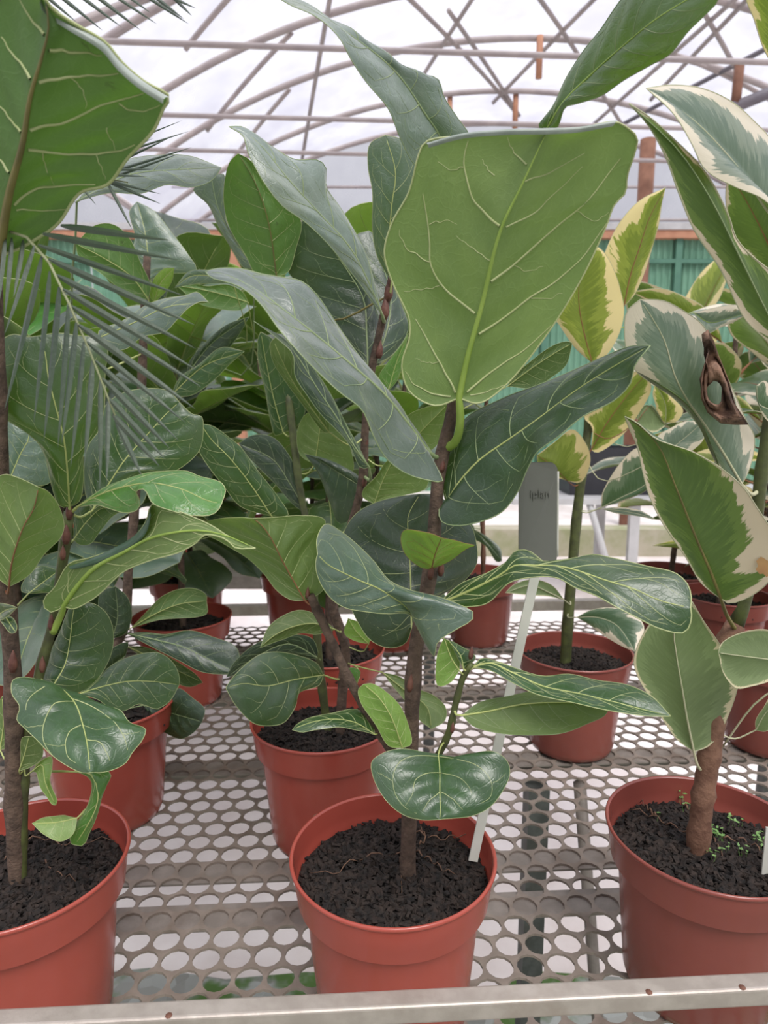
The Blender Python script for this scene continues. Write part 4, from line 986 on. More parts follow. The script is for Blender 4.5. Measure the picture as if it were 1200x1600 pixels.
v3 = leaf(P3, 'd4', (905, 1500, 840, 1330, 770, 1170, 690, 970, 610, 770, 530, 570, 440, 460, 305, 362), (860, 1470, 780, 1400, 690, 1250, 600, 1120, 520, 990, 455, 850, 415, 700, 380, 540, 330, 430), (950, 1530, 1060, 1500, 1180, 1420, 1260, 1300, 1250, 1120, 1190, 1020, 1130, 930, 1050, 810, 950, 720, 850, 650, 720, 580, 620, 545, 500, 500, 380, 400),
     (0.61, 0.575, 0.55, 0.55), 0.01, -0.01, 1, 'vg', mid='veinbrown', mr=1.0, cup=0.05, pet=[at(1150, 985, 0.635), at(1135, 960, 0.62)], **VG)
leaf(P3, 'c8', (898, 1238, 870, 1100, 850, 980, 825, 830, 820, 740, 890, 625), (830, 1190, 780, 1120, 720, 1020, 668, 930, 654, 860, 690, 760, 760, 680), (960, 1212, 1020, 1130, 1066, 1020, 1076, 950, 1040, 860, 990, 780, 940, 710), (0.625, 0.61, 0.595), 0.01, 0.01, 1, 'vgpale', mid='midcream', cup=0.05, pet=[at(1102, 1210, 0.637), at(1090, 1196, 0.628)], **VG)
leaf(P3, 'c8', (1330, 880, 1230, 865, 1110, 850, 998, 835), (1240, 935, 1180, 960, 1130, 972, 1070, 978, 1020, 920), (1290, 790, 1200, 742, 1120, 745, 1040, 775, 1005, 805), (0.60, 0.58, 0.57), 0.0, 0.0, 1, 'vgpale', mid='midcream', cup=0.05, pet=[at(1128, 1168, 0.637), at(1190, 1090, 0.61), at(1250, 1060, 0.60)], **VG)
leaf(P3, 'f', (1262, 150, 1230, 100, 1210, 20, 1200, -60), (1222, 120, 1195, 80, 1178, 30, 1165, -10, 1180, -50), (1262, 80, 1262, 0, 1240, -50), (0.6, 0.54, 0.5), 0, 0, 0, 'vgyel', mid='midred', **VG)
leaf(P3, 'd4', (1290, 420, 1220, 330, 1140, 280, 1130, 170), (1240, 420, 1180, 370, 1140, 290, 1125, 220), (1280, 300, 1230, 200, 1180, 140), (0.6, 0.59, 0.58), 0, 0, 0, 'vg', mid='midcream', **VG)
leaf(P3, 'c8', (1150, 1150, 1190, 1080, 1230, 1040, 1260, 980), (1150, 1110, 1180, 1060, 1220, 1000), (1190, 1155, 1240, 1120, 1270, 1050), (0.62, 0.6), 0, 0, 0, 'vgpale', mid='midcream', **VG)
def spot(P, o, px, py, rad, mat, name='dead_spot'):
    co = np.array([v.co for v in o.data.vertices]) + P.base
    k = co[np.argsort(np.sum((project(co) - np.array((px, py))) ** 2, axis=1))[:6]]
    f = k[:, 1].mean(); rr = random.Random(int(px))
    vs = [at(px, py, f - 0.003) - P.base] + [at(px + rad * rr.uniform(0.75, 1.25) * math.cos(a), py + rad * 1.2 * rr.uniform(0.75, 1.25) * math.sin(a), f - 0.002) - P.base for a in np.linspace(0, 6.283, 15)[:-1]]
    MB().add(vs, [(0, 1 + (i + 1) % 14, 1 + i) for i in range(14)]).build(name, M[mat], o)
spot(P3, v3, 1195, 884, 13, 'veinred'); spot(P3, v3, 1197, 886, 8, 'brown')
wd = MB(); rr = random.Random(8)
for px, py, n_ in ((1098, 1308, 14), (1112, 1300, 12), (1085, 1318, 9), (1122, 1310, 8), (1130, 1328, 7), (1160, 1335, 7), (1180, 1308, 6), (1062, 1248, 5), (1068, 1265, 3), (1150, 1290, 3), (1135, 1282, 4), (1110, 1338, 6), (1195, 1320, 6), (1030, 1275, 2)):
    for _ in range(n_):
        c = on_z(px + rr.uniform(-9, 9), py + rr.uniform(-6, 6), 0.156) - P3.base
        h_ = rr.uniform(0.002, 0.009); a = rr.uniform(0, 6.28); s_ = rr.uniform(0.0016, 0.0034)
        e1 = np.array((math.cos(a), math.sin(a), rr.uniform(-0.3, 0.6))) * s_; e2 = np.array((-math.sin(a), math.cos(a), rr.uniform(-0.3, 0.3))) * s_ * 0.6
        c[2] += h_
        wd.add([c - e1, c + e2, c + e1, c - e2, c + np.array((0, 0, -h_ - 0.003)), c + np.array((0.0006, 0, -h_ - 0.003))], [(0, 1, 2, 3), (0, 5, 4)])
o = wd.build('weed_seedlings', M['weed'], P3.o, False); o['kind'] = 'stuff'
t2 = link('plant_tag', None, None, at(1198, 1345, 0.60))
tag(t2, 'small white tag edge stuck in the front right pot, cut by the frame', 'plant tag')
MB().box((-0.004, -0.0008, -0.02), (0.008, 0.0008, 0.036)).build('stake', M['tagstake'], t2, False)

def roots(P, lst, r=0.0007):
    for pts in lst:
        q = [on_z(pts[i], pts[i + 1], 0.156) for i in range(0, len(pts), 2)]
        C = spline(q, 14); C[:, 2] += np.array([0.003 * math.sin(i * 1.7) for i in range(15)])
        MB().tube(local(P, C), r * np.linspace(1.3, 0.5, 15), 5).build('root', M['root'], P.o)
roots(P1, ((640, 1335, 590, 1335, 550, 1345, 520, 1365, 485, 1360), (650, 1330, 675, 1345, 700, 1362, 712, 1362), (650, 1300, 690, 1310, 720, 1305, 740, 1312), (625, 1340, 627, 1370, 628, 1398), (470, 1320, 480, 1290, 510, 1265, 530, 1268), (655, 1320, 665, 1310, 655, 1290)))
roots(P2, ((40, 1315, 60, 1308, 100, 1318, 150, 1312, 180, 1310), (70, 1345, 80, 1360, 118, 1373), (30, 1330, 0, 1345, -30, 1350)))
roots(P3, ((1085, 1305, 1050, 1290, 1020, 1275, 985, 1262), (1130, 1310, 1160, 1312, 1185, 1325, 1195, 1345), (1075, 1265, 1055, 1235, 1042, 1218), (1025, 1275, 1010, 1260, 1000, 1250), (1110, 1300, 1125, 1330, 1130, 1340)), 0.0009)
# ------------------------------------------------------------------ second row, fiddle-leaf figs
P4 = plant(FIG, 'fiddle-leaf fig in the red pot just behind the front centre pot, left of its stem', 'plant', pot_at(505, 1134, 0.886), 0.886, seed=4)
stem_px(P4, 'f', (530, 1150, 535, 1080, 540, 1010, 520, 950, 530, 880, 555, 800, 568, 740, 570, 680, 580, 580, 600, 490, 612, 430), (0.886, 0.886, 0.88, 0.86, 0.85, 0.84), (0.007, 0.007, 0.0062, 0.0055, 0.005, 0.004))
stem_px(P4, 'c4', (560, 2080, 520, 1800, 480, 1300, 440, 1080, 420, 930, 405, 800, 390, 680), (0.89, 0.93, 0.96), (0.006, 0.005, 0.005), 'stemgreen')
for a in ((606, 470, 0.84, 1.6), (600, 500, 0.84, 1.6), (592, 560, 0.845, 1.3), (570, 700, 0.855, 1.3), (568, 760, 0.858, 1.2), (455, 680, 0.955, 1.2), (610, 450, 0.838, 1.2)): stipule(P4, *a)
leaf(P4, 'f', (597, 492, 570, 430, 545, 385, 500, 335, 450, 280, 400, 220, 358, 198), (580, 470, 560, 440, 540, 415, 505, 375, 475, 345, 440, 320, 415, 290, 400, 265, 388, 240, 380, 212), (585, 440, 572, 400, 545, 345, 530, 320, 510, 290, 510, 265, 500, 252, 460, 250, 430, 232, 400, 210, 380, 198),
     (0.82, 0.77, 0.73, 0.72), -0.02, 0.03, 0, 'figsheen', 'veindim', 'veindim', nu=40, nv=12)
leaf(P4, 'f', (432, 432, 428, 400, 420, 350, 405, 300, 388, 265, 372, 240), (400, 428, 385, 400, 360, 360, 352, 330, 350, 290, 358, 255), (450, 425, 462, 390, 470, 345, 440, 315, 415, 285, 390, 250), (0.87, 0.84, 0.81), 0.02, 0.01, 1, 'figspot', 'vein', 'veinbrown', nu=34)
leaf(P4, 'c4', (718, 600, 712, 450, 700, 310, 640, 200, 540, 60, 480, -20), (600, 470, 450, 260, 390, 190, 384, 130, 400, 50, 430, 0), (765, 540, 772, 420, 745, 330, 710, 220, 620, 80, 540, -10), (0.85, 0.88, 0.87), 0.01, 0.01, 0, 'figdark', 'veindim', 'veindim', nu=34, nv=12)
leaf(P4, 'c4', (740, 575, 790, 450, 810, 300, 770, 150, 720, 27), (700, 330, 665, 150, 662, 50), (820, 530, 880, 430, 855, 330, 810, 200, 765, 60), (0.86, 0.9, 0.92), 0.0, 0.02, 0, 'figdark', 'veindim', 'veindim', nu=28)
leaf(P4, 'f', (612, 440, 608, 380, 612, 320, 618, 270, 602, 211), (590, 402, 582, 360, 582, 300, 575, 260, 578, 225), (612, 420, 624, 380, 650, 340, 657, 300, 652, 250, 632, 220), (0.83, 0.80, 0.79), 0.0, 0.01, 0, 'figgrey', nu=30)
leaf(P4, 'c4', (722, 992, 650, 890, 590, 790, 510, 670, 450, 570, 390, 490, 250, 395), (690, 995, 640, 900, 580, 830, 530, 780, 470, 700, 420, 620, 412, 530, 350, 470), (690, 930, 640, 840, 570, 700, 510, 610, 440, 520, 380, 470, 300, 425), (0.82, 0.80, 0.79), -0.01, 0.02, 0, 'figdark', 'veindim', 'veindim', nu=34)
leaf(P4, 'c4', (560, 850, 480, 740, 410, 640, 360, 540, 330, 470), (540, 850, 450, 735, 380, 640, 330, 560, 318, 490), (560, 800, 500, 690, 440, 590, 400, 490, 350, 460), (0.83, 0.82), 0, 0, 1, 'fighero', nu=24)
leaf(P4, 'c4', (500, 980, 515, 880, 530, 760), (440, 940, 428, 860, 450, 790, 490, 760), (600, 1010, 655, 1010, 645, 910, 590, 800), (0.93, 0.92), 0, 0, 1, 'fighero', nu=24)
leaf(P4, 'c4', (742, 1142, 780, 1040, 825, 950), (695, 1112, 700, 1080, 750, 1030, 790, 970), (850, 1110, 950, 1080, 962, 1040, 900, 990), (0.84, 0.82), 0, 0, 1, 'fighero', nu=24)
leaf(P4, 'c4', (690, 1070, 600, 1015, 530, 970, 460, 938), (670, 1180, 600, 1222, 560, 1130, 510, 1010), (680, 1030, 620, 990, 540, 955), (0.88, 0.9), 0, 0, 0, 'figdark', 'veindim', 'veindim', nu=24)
leaf(P4, 'c4', (372, 850, 335, 720, 305, 580, 280, 440), (340, 862, 320, 800, 298, 680, 270, 560, 268, 470), (420, 832, 462, 760, 440, 690, 385, 560, 330, 470), (0.96, 0.95), 0, 0, 0, 'fig', nu=26)
leaf(P4, 'c4', (325, 1192, 230, 1050, 150, 950, 80, 880, 35, 815), (200, 1152, 130, 1070, 30, 930, 15, 880), (392, 1187, 350, 1110, 270, 1010, 200, 910, 150, 870, 80, 822), (0.80, 0.77, 0.76), 0, 0.02, 0, 'fig', nu=34, nv=12)
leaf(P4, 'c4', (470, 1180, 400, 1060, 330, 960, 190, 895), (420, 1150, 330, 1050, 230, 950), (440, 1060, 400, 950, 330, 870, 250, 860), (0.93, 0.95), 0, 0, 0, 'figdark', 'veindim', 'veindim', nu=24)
leaf(P4, 'c4', (800, 680, 835, 560, 882, 445), (762, 625, 790, 575, 850, 495), (835, 640, 860, 560), (0.84, 0.83), 0, 0, 0, 'figfresh', nu=20)
leaf(P4, 'c4', (850, 950, 930, 850, 1042, 735), (830, 880, 870, 790, 960, 745), (900, 950, 990, 910, 1030, 830), (0.84, 0.80), 0, 0, 1, 'fighero', nu=22)
leaf(P4, 'c5', (90, 692, 200, 610, 300, 545, 366, 508), (110, 655, 180, 592, 280, 520, 345, 500), (200, 698, 280, 652, 340, 600), (0.83, 0.80), 0, 0, 1, 'figdark', nu=24)
leaf(P4, 'c7', (464, 762, 350, 780, 240, 805, 150, 795, 82, 812), (445, 802, 370, 832, 350, 890, 310, 947, 260, 960, 190, 950, 120, 880), (440, 720, 380, 690, 300, 673, 220, 680, 160, 720, 110, 770), (0.86, 0.80, 0.76, 0.74), -0.02, 0.02, 0, 'fig', nu=36, nv=12, nlat=4)
leaf(P4, 'c7', (512, 585, 420, 560, 330, 578, 260, 615, 217, 655), (440, 602, 370, 600, 290, 628), (440, 530, 370, 508, 300, 533, 245, 580), (0.86, 0.82, 0.80), 0.01, 0.01, 1, 'fighero', nu=24)
leaf(P4, 'c7', (450, 700, 330, 640, 220, 680, 85, 770), (300, 690, 200, 740), (420, 620, 320, 605, 200, 640, 110, 720), (0.9, 0.9), 0, 0, 0, 'figdark', 'veindim', 'veindim', nu=24)
leaf(P4, 'c7', (695, 752, 780, 820, 870, 890, 885, 973), (760, 768, 830, 815, 900, 845, 942, 890, 938, 940), (730, 800, 780, 860, 830, 930), (0.86, 0.80), 0, 0, 1, 'fighero', nu=24)
leaf(P4, 'c7', (605, 770, 580, 800, 545, 745), (585, 812, 555, 790), (606, 745, 575, 733), (0.84, 0.84), 0, 0, 0, 'figfresh', nu=12, nlat=2)
leaf(P4, 'c7', (640, 640, 590, 590, 560, 540), (590, 630, 545, 600), (650, 610, 610, 560), (0.86, 0.85), 0, 0, 1, 'figfresh', nu=14, nlat=3)

P5 = plant(FIG, 'fiddle-leaf fig in the red pot behind the front left pot, third leaf pair drooping', 'plant', pot_at(165, 1105, 0.94), 0.94, seed=5, chips=False)
P5.o['label'] = 'low fiddle-leaf fig in the shaded red pot right behind the front left pot'
stem_px(P5, 'f', (170, 1100, 178, 1040, 185, 1000, 195, 985, 200, 900, 210, 800, 220, 640, 225, 500, 230, 400), (0.94, 0.95, 0.96, 0.97), (0.007, 0.006, 0.006, 0.005))
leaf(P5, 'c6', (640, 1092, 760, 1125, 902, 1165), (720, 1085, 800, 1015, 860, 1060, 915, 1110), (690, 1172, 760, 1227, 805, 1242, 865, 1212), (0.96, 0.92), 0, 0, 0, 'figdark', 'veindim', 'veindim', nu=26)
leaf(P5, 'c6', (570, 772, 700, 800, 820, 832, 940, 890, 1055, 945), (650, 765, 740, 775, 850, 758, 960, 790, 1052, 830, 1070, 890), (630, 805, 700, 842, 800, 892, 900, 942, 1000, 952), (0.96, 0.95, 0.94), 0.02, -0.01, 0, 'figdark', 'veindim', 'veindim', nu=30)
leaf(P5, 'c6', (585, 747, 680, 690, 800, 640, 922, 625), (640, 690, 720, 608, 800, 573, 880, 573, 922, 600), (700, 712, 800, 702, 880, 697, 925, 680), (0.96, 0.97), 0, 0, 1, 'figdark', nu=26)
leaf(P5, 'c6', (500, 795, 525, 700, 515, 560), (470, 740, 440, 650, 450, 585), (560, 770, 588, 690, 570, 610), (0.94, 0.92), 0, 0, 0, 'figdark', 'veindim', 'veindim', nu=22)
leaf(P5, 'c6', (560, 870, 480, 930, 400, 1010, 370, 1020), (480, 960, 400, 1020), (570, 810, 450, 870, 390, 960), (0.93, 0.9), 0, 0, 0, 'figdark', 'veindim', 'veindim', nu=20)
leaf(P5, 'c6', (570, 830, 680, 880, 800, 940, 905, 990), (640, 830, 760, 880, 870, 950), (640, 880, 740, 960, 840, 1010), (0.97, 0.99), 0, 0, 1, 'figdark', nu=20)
leaf(P5, 'd6', (440, 560, 350, 440, 200, 340, 60, 270), (400, 560, 300, 510, 200, 430, 80, 340), (448, 480, 400, 370, 340, 240, 260, 170, 160, 175), (0.95, 0.92), 0, 0, 1, 'figspot', nu=28)
leaf(P5, 'd6', (435, 465, 437, 330, 420, 200, 380, 50), (380, 430, 345, 340, 370, 230, 340, 100), (520, 430, 690, 405, 650, 330, 560, 210, 470, 100), (1.02, 1.04), 0, 0, 0, 'figgrey', nu=28)
leaf(P5, 'd6', (470, 575, 500, 480, 575, 395), (447, 540, 470, 450, 520, 400), (510, 540, 560, 470), (0.96, 0.94), 0, 0, 0, 'figyoung', nu=18)
leaf(P5, 'c3', (440, 510, 600, 440, 750, 370, 932, 350), (440, 480, 540, 435, 650, 365, 750, 328, 830, 318, 880, 305), (450, 550, 560, 560, 640, 502, 740, 480, 790, 430, 850, 368, 900, 345), (0.78, 0.76, 0.76), 0.02, -0.01, 0, 'figgrey', nu=34)

P6 = plant(FIG, 'fiddle-leaf fig in the dark shaded pot with black soil, left of the middle', 'plant', pot_at(285, 968, 1.34), 1.34, seed=6, chips=False)
filler(P6, 'fig', 0.74, 20, 61, (0.02, -0.03), 0.36)
leaf(P6, 'c6', (630, 462, 720, 482, 832, 530), (700, 428, 770, 428, 800, 490), (720, 502, 790, 522, 825, 552), (1.2, 1.18), 0, 0, 0, 'fig', nu=18, nlat=3)
leaf(P6, 'd6', (960, 575, 850, 540, 700, 505, 590, 490), (930, 612, 800, 608, 690, 575), (930, 520, 850, 482, 740, 490, 660, 470), (1.05, 1.03), 0, 0, 1, 'figspot', nu=24)
leaf(P6, 'd6', (880, 470, 780, 440, 660, 440, 575, 500), (800, 475, 680, 480), (860, 420, 750, 405, 650, 415), (1.0, 1.0), 0, 0, 0, 'figgrey', nu=20)
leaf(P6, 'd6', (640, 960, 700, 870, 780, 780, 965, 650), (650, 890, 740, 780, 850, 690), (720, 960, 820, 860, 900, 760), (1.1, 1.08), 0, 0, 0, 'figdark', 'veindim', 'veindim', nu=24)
leaf(P6, 'd6', (560, 1060, 640, 980, 740, 900, 940, 830), (600, 970, 700, 900, 820, 810), (660, 1060, 780, 980, 860, 900), (1.05, 1.04), 0, 0, 0, 'fig', nu=24)
leaf(P6, 'c1', (795, 838, 730, 745, 680, 645, 660, 550), (765, 838, 720, 772, 680, 702, 650, 640, 604, 592), (805, 825, 745, 750, 708, 690, 706, 600, 700, 545), (0.95, 0.93), 0, 0, 0, 'figsheen', 'veindim', 'veindim', nu=26)
leaf(P6, 'c1', (240, 630, 400, 548, 550, 530, 692, 524), (330, 528, 400, 500, 480, 484, 600, 490), (340, 602, 440, 606, 520, 576, 600, 586, 660, 566), (0.85, 0.82), 0.02, -0.01, 0, 'figsheen', 'veindim', 'veindim', nu=28)

P7 = plant(FIG, 'fiddle-leaf fig in the pot hidden between the two middle figs, one pot further back', 'plant', pot_at(514, 1012, 1.16), 1.16, seed=7, chips=False)
filler(P7, 'fig', 0.80, 14, 71, (0.02, 0.0), 0.42, sc=(0.75, 1.0))
P8 = plant(FIG, 'young thin-stemmed plant in the red pot behind the grey tag', 'plant', pot_at(750, 893, 1.69), 1.69, 'potdark', seed=8, chips=False)
stem_px(P8, 'f', (755, 893, 755, 840, 752, 790, 755, 700, 765, 560), (1.69, 1.69), (0.006, 0.005), 'barkred')
leaf(P8, 'c8', (-20, 320, 40, 370, 115, 460), (0, 330, 60, 365, 110, 410), (-10, 360, 50, 400, 95, 465), (1.66, 1.6), 0, 0, 0, 'figdark', 'veindim', 'veindim', nu=16, nlat=3)
for i, (z, az, e) in enumerate(((0.55, 0.3, 0.3), (0.62, 2.6, 0.4), (0.68, 4.6, 0.6), (0.72, 1.4, 0.9))): put_leaf(P8, 'fig', i, P8.stems[0][int(26 * min(1, (z - 0.14) / 0.62))], az, e, 0, 0.9)

# ------------------------------------------------------------------ second row, variegated rubber plants
P9 = plant(RUB, 'variegated rubber plant with thin green stem in the pot behind the grey plant tag, right of it', 'plant', pot_at(898, 1008, 1.145), 1.145, 'potdark', seed=9)
P9.o['label'] = 'slim variegated rubber plant in the brown-red pot just right of the tag stake'
stem_px(P9, 'f', (884, 1020, 888, 960, 895, 880, 902, 800, 912, 720, 920, 660, 925, 590, 940, 520), (1.145, 1.145), (0.010, 0.0085, 0.0075, 0.0065), 'stemgreen')
VQ = dict(kind='vg', quilt=0.0, wave=0.008, nu=26, nv=8, vein='midcream')
leaf(P9, 'f', (975, 478, 985, 430, 1000, 385, 1015, 340, 1040, 293), (948, 445, 943, 405, 950, 383, 970, 345, 1000, 313), (992, 460, 1012, 410, 1027, 360, 1034, 318), (1.13, 1.1), 0, 0.02, 0, 'vgyel', mid='midred', **VQ)
leaf(P9, 'c5', (450, 592, 420, 480, 395, 350, 400, 220, 455, 84), (380, 530, 310, 430, 278, 380, 330, 310, 365, 230, 410, 140), (500, 572, 560, 480, 587, 370, 572, 280, 540, 190, 500, 118), (1.12, 1.08), 0, 0.01, 0, 'vgyel', mid='midred', **VQ)
leaf(P9, 'd4', (95, 570, 190, 410, 290, 270, 390, 150, 440, 95), (100, 430, 50, 365, 150, 280, 280, 150, 370, 80), (130, 590, 300, 470, 400, 330, 470, 200, 460, 130), (1.14, 1.1), 0, 0.01, 1, 'vgyel', mid='midred', **VQ)
leaf(P9, 'c5', (345, 1095, 280, 1030, 215, 985), (280, 1070, 220, 1020), (400, 1102, 442, 1020, 432, 950, 365, 874, 290, 930), (1.12, 1.05), 0, 0, 1, 'vgyel', mid='midred', **VQ)
leaf(P9, 'd4', (160, 930, 280, 870, 430, 790, 520, 640), (160, 860, 200, 770, 280, 650, 380, 560, 460, 560), (300, 890, 430, 830, 520, 730), (1.12, 1.08), 0, 0, 0, 'vg', mid='midcream', **VQ)
leaf(P9, 'd4', (160, 940, 300, 955, 420, 980, 505, 1010), (260, 930, 400, 950), (260, 970, 380, 985), (1.12, 1.05), 0, 0, 0, 'vggrey', mid='midcream', **VQ)
leaf(P9, 'c8', (420, 690, 500, 690, 580, 720, 660, 830), (480, 660, 560, 650, 650, 670, 695, 730), (470, 720, 540, 770, 610, 810), (1.1, 1.02), 0, 0, 0, 'vg', mid='midcream', **VQ)
leaf(P9, 'c8', (370, 620, 310, 590, 230, 560, 130, 590), (310, 605, 230, 600), (320, 560, 240, 535, 160, 560), (1.1, 1.05), 0, 0, 1, 'vgpale', mid='midcream', **VQ)
leaf(P9, 'd4', (490, 640, 600, 560, 700, 480, 790, 400), (500, 500, 600, 430, 700, 390), (600, 640, 720, 580, 800, 500), (1.0, 0.98), 0, 0, 0, 'vggrey', mid='midcream', **VQ)
leaf(P9, 'd4', (380, 400, 430, 330, 470, 290, 560, 420), (400, 330, 440, 290), (430, 450, 500, 460), (1.1, 1.1), 0, 0, 1, 'vgpale', mid='midred', **VQ)
leaf(P9, 'd4', (560, 400, 560, 300, 520, 200, 490, 170), (520, 390, 500, 300, 480, 220), (620, 400, 670, 330, 620, 260, 540, 190), (1.12, 1.1), 0, 0, 0, 'vgyel', mid='midcream', **VQ)
leaf(P9, 'c5', (885, 378, 950, 420, 1040, 400, 1125, 375), (960, 360, 1040, 345, 1100, 350), (930, 470, 1000, 440, 1070, 410), (1.1, 1.0), 0, 0, 0, 'vggrey', mid='midgreen', **VQ)

P10 = plant(RUB, 'variegated rubber plant in the brown-red pot behind the front right pot, at the frame edge', 'plant', pot_at(1214, 1010, 1.15), 1.15, 'potdark', seed=10, chips=False)
filler(P10, 'vg', 0.78, 12, 101, (-0.03, 0.0), 0.5, sc=(0.95, 1.2), mat='stemgreen')
P11 = plant(RUB, 'variegated rubber plant in the far pot between the two right-hand rubber plants', 'plant', pot_at(1048, 890, 1.72), 1.72, 'potdark', seed=11, chips=False)
filler(P11, 'vg', 0.72, 13, 111, (0.0, 0.0), 0.34, sc=(1.0, 1.3))

# ------------------------------------------------------------------ further plants behind
P12 = plant(FIG, 'fiddle-leaf fig in the back pot at the far left edge of the frame', 'plant', at(5, 905, 1.6)[0], 1.6, seed=12, chips=False)
filler(P12, 'fig', 0.75, 18, 121, (0.0, 0.0), 0.3)
back = (
    (FIG, 'figlight', 'pale dusty fiddle-leaf fig behind the palm leaflets on the left', -0.62, 1.22, 0.70, 16),
    (FIG, 'fig', 'fiddle-leaf fig in the back row between the shaded pots, behind the palm tips', -0.50, 1.68, 0.72, 18),
    (FIG, 'figlight', 'fiddle-leaf fig in the back row behind the long drooping leaf', -0.22, 1.70, 0.74, 18),
    (FIG, 'fig', 'fiddle-leaf fig in the back row behind the dark upright leaves in the middle', 0.02, 1.66, 0.84, 16),
    (FIG, 'fig', 'leafy fiddle-leaf fig in the back row under the big spotted leaf, at the left edge', -0.80, 1.36, 0.74, 20),
    (RUB, 'vg', 'variegated rubber plant in the back row at the right edge of the frame', 0.98, 1.66, 0.78, 15),
    (RUB, 'vg', 'variegated rubber plant in the back row right of the leaf with the dead patch', 0.78, 1.50, 0.78, 14),
)
for i, (nm, kd, lb, X, Fw, top, nl) in enumerate(back):
    q = plant(nm, lb, 'plant', X, Fw, 'pot' if kd != 'vg' else 'potdark', seed=13 + i, chips=False)
    filler(q, kd, top, int(nl * 1.7), 200 + i * 7, (0, 0), 0.24, sc=(0.9, 1.25), nstem=2)

# a second bench behind, crowded with taller plants
bb = link('back_bench', None); tag(bb, 'second metal plant bench behind the first, carrying the tall back figs', 'bench')
MB().box((-3.4, 2.35, -0.05), (0.25, 3.5, -0.004)).build('bench_top', M['bar'], bb, False)
for x in (-3.2, -1.5, 0.15):
    for yy in (2.4, 3.4): MB().box((x, yy, FZ), (x + 0.04, yy + 0.04, -0.05)).build('leg', M['leg'], bb, False)
far = (('figlight', 'tall pale fiddle-leaf fig on the second bench, far left behind the spotted leaf', -1.75, 2.6, 0.85, 26),
       ('fig', 'tall fiddle-leaf fig on the second bench behind the upper palm fronds', -1.25, 2.55, 0.85, 28),
       ('figlight', 'tall pale fiddle-leaf fig on the second bench left of the curled grey leaf', -0.85, 2.75, 0.95, 26),
       ('fig', 'tall dark fiddle-leaf fig on the second bench behind the underside-up green leaf', -0.42, 2.55, 0.95, 28),
       ('fig', 'tall fiddle-leaf fig on the second bench behind the middle stems', -0.05, 2.7, 0.95, 28),
       ('figlight', 'fiddle-leaf fig at the back of the second bench below the far timber post', -0.75, 3.2, 0.9, 20))
for i, (kd, lb, X, Fw, top, nl) in enumerate(far):
    q = plant(FIG, lb, 'plant', X, Fw, 'pot', seed=30 + i, chips=False)
    filler(q, kd, top, nl, 300 + i * 7, (0, 0), 0.22, sc=(1.1, 1.4), nstem=2)
# ------------------------------------------------------------------ palm at the left edge
pm = plant('potted_palm', 'feathery palm reaching in from the left edge over the figs', 'plant', -0.92, 0.98, seed=20, chips=False)
stem(pm, [(-0.92, 0.98, 0.13), (-0.90, 0.96, 0.4), (-0.86, 0.92, 0.62)], [0.012, 0.010, 0.008], 'palmrib', 'cane', nodes=True)
def leaflet(parent, a, b, w, sag=0.0):
    a, b = np.array(a), np.array(b)
    dirn = b - a; L = np.linalg.norm(dirn); dirn /= L
    view = np.array((0.25, 1.0, -0.2)); side = np.cross(dirn, view); side /= np.linalg.norm(side); nn = np.cross(side, dirn)
    vs, fs = [], []
    T = (0, 0.08, 0.25, 0.5, 0.75, 0.92, 1.0); Wd = (0.35, 0.8, 1.0, 0.9, 0.6, 0.25, 0.02)
    for t, k in zip(T, Wd):
        p = a + dirn * L * t + np.array((0, 0, -sag * L * t * t))
        vs += [p - side * w * k + nn * w * k * 0.45, p, p + side * w * k + nn * w * k * 0.45]
    for i in range(len(T) - 1):
        o = 3 * i; fs += [(o, o + 1, o + 4, o + 3), (o + 1, o + 2, o + 5, o + 4)]
    MB().add(vs, fs).build('leaflet', M['palm'], parent, False)
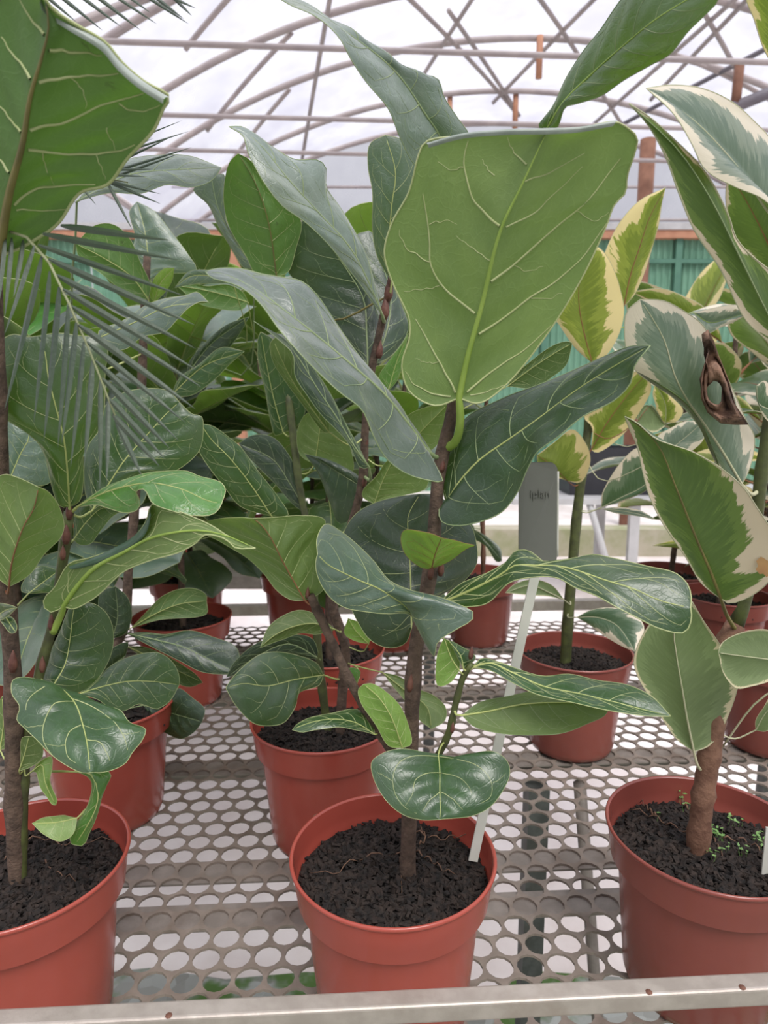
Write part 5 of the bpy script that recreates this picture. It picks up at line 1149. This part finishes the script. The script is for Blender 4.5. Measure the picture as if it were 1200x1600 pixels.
def frond(rach, Fs, crop, items, w, r0=0.0022, join=None):
    q = pix(crop, rach); f = np.interp(np.linspace(0, 1, len(q)), np.linspace(0, 1, len(Fs)), Fs)
    pts = [at(x, y, k) for (x, y), k in zip(q, f)]
    full = ([join] if join is not None else []) + pts
    C = spline(full, 30)
    o = MB().tube(local(pm, C), np.linspace(r0 * 1.4, 0.0006, 31), 6).build('frond', M['palmrib'], pm.o)
    for x0_, y0_, x1_, y1_ in items:
        (a,), (b,) = pix(crop, (x0_, y0_)), pix(crop, (x1_, y1_))
        k = np.argmin(np.linalg.norm(q - a, axis=1)); fa = f[k]
        leaflet(o, at(a[0], a[1], fa) - pm.base, at(b[0], b[1], fa - 0.02) - pm.base, w * random.Random(int(x0_ * 7 + y0_)).uniform(0.85, 1.1))
top = np.array((-0.86, 0.92, 0.62))
frond((-60, 20, 60, 40, 165, 90, 240, 210, 310, 360, 370, 500, 420, 610, 460, 700, 500, 840, 560, 970), (0.50, 0.46, 0.45, 0.45, 0.45), 'c3',
      ((270, 5, 760, 72), (190, 42, 795, 160), (170, 92, 832, 325), (215, 155, 872, 452), (245, 225, 872, 556), (280, 290, 882, 655), (315, 365, 902, 730), (350, 450, 872, 826), (385, 525, 827, 886), (425, 610, 797, 966),
       (455, 690, 757, 1002), (480, 775, 737, 1050), (500, 850, 712, 1082), (515, 880, 632, 1125), (150, 95, 20, 492), (185, 140, 20, 832), (220, 210, 150, 892), (262, 280, 195, 972), (302, 365, 258, 1000), (338, 440, 275, 980),
       (372, 525, 315, 1085), (410, 610, 375, 1086), (445, 695, 445, 1186), (480, 790, 475, 1156), (100, 70, 60, 330), (50, 60, 20, 420), (20, 50, -10, 380)), 0.0023, join=top)
frond((-200, 60, 40, -60, 250, -70, 480, -40, 560, -20), (0.60, 0.58, 0.58), 'c1',
      ((130, -60, 320, 95), (190, -60, 380, 85), (240, -60, 440, 95), (290, -60, 490, 75), (100, -50, 240, 70), (350, -50, 470, 40), (400, -50, 590, 75), (440, -45, 575, 60), (470, -40, 612, 26), (520, -30, 600, 50), (60, -50, 190, 40)), 0.0015, join=top)
frond((-250, 480, 0, 470, 200, 520, 330, 560, 400, 570), (0.66, 0.64, 0.64), 'c1',
      ((240, 530, 480, 528), (260, 540, 460, 552), (300, 555, 502, 606), (320, 560, 502, 637), (230, 525, 480, 432), (300, 550, 600, 460), (330, 560, 560, 480), (280, 545, 540, 425), (200, 520, 570, 376), (220, 525, 590, 410), (330, 562, 412, 716), (200, 520, 300, 640), (150, 505, 240, 640)), 0.0015, join=top)
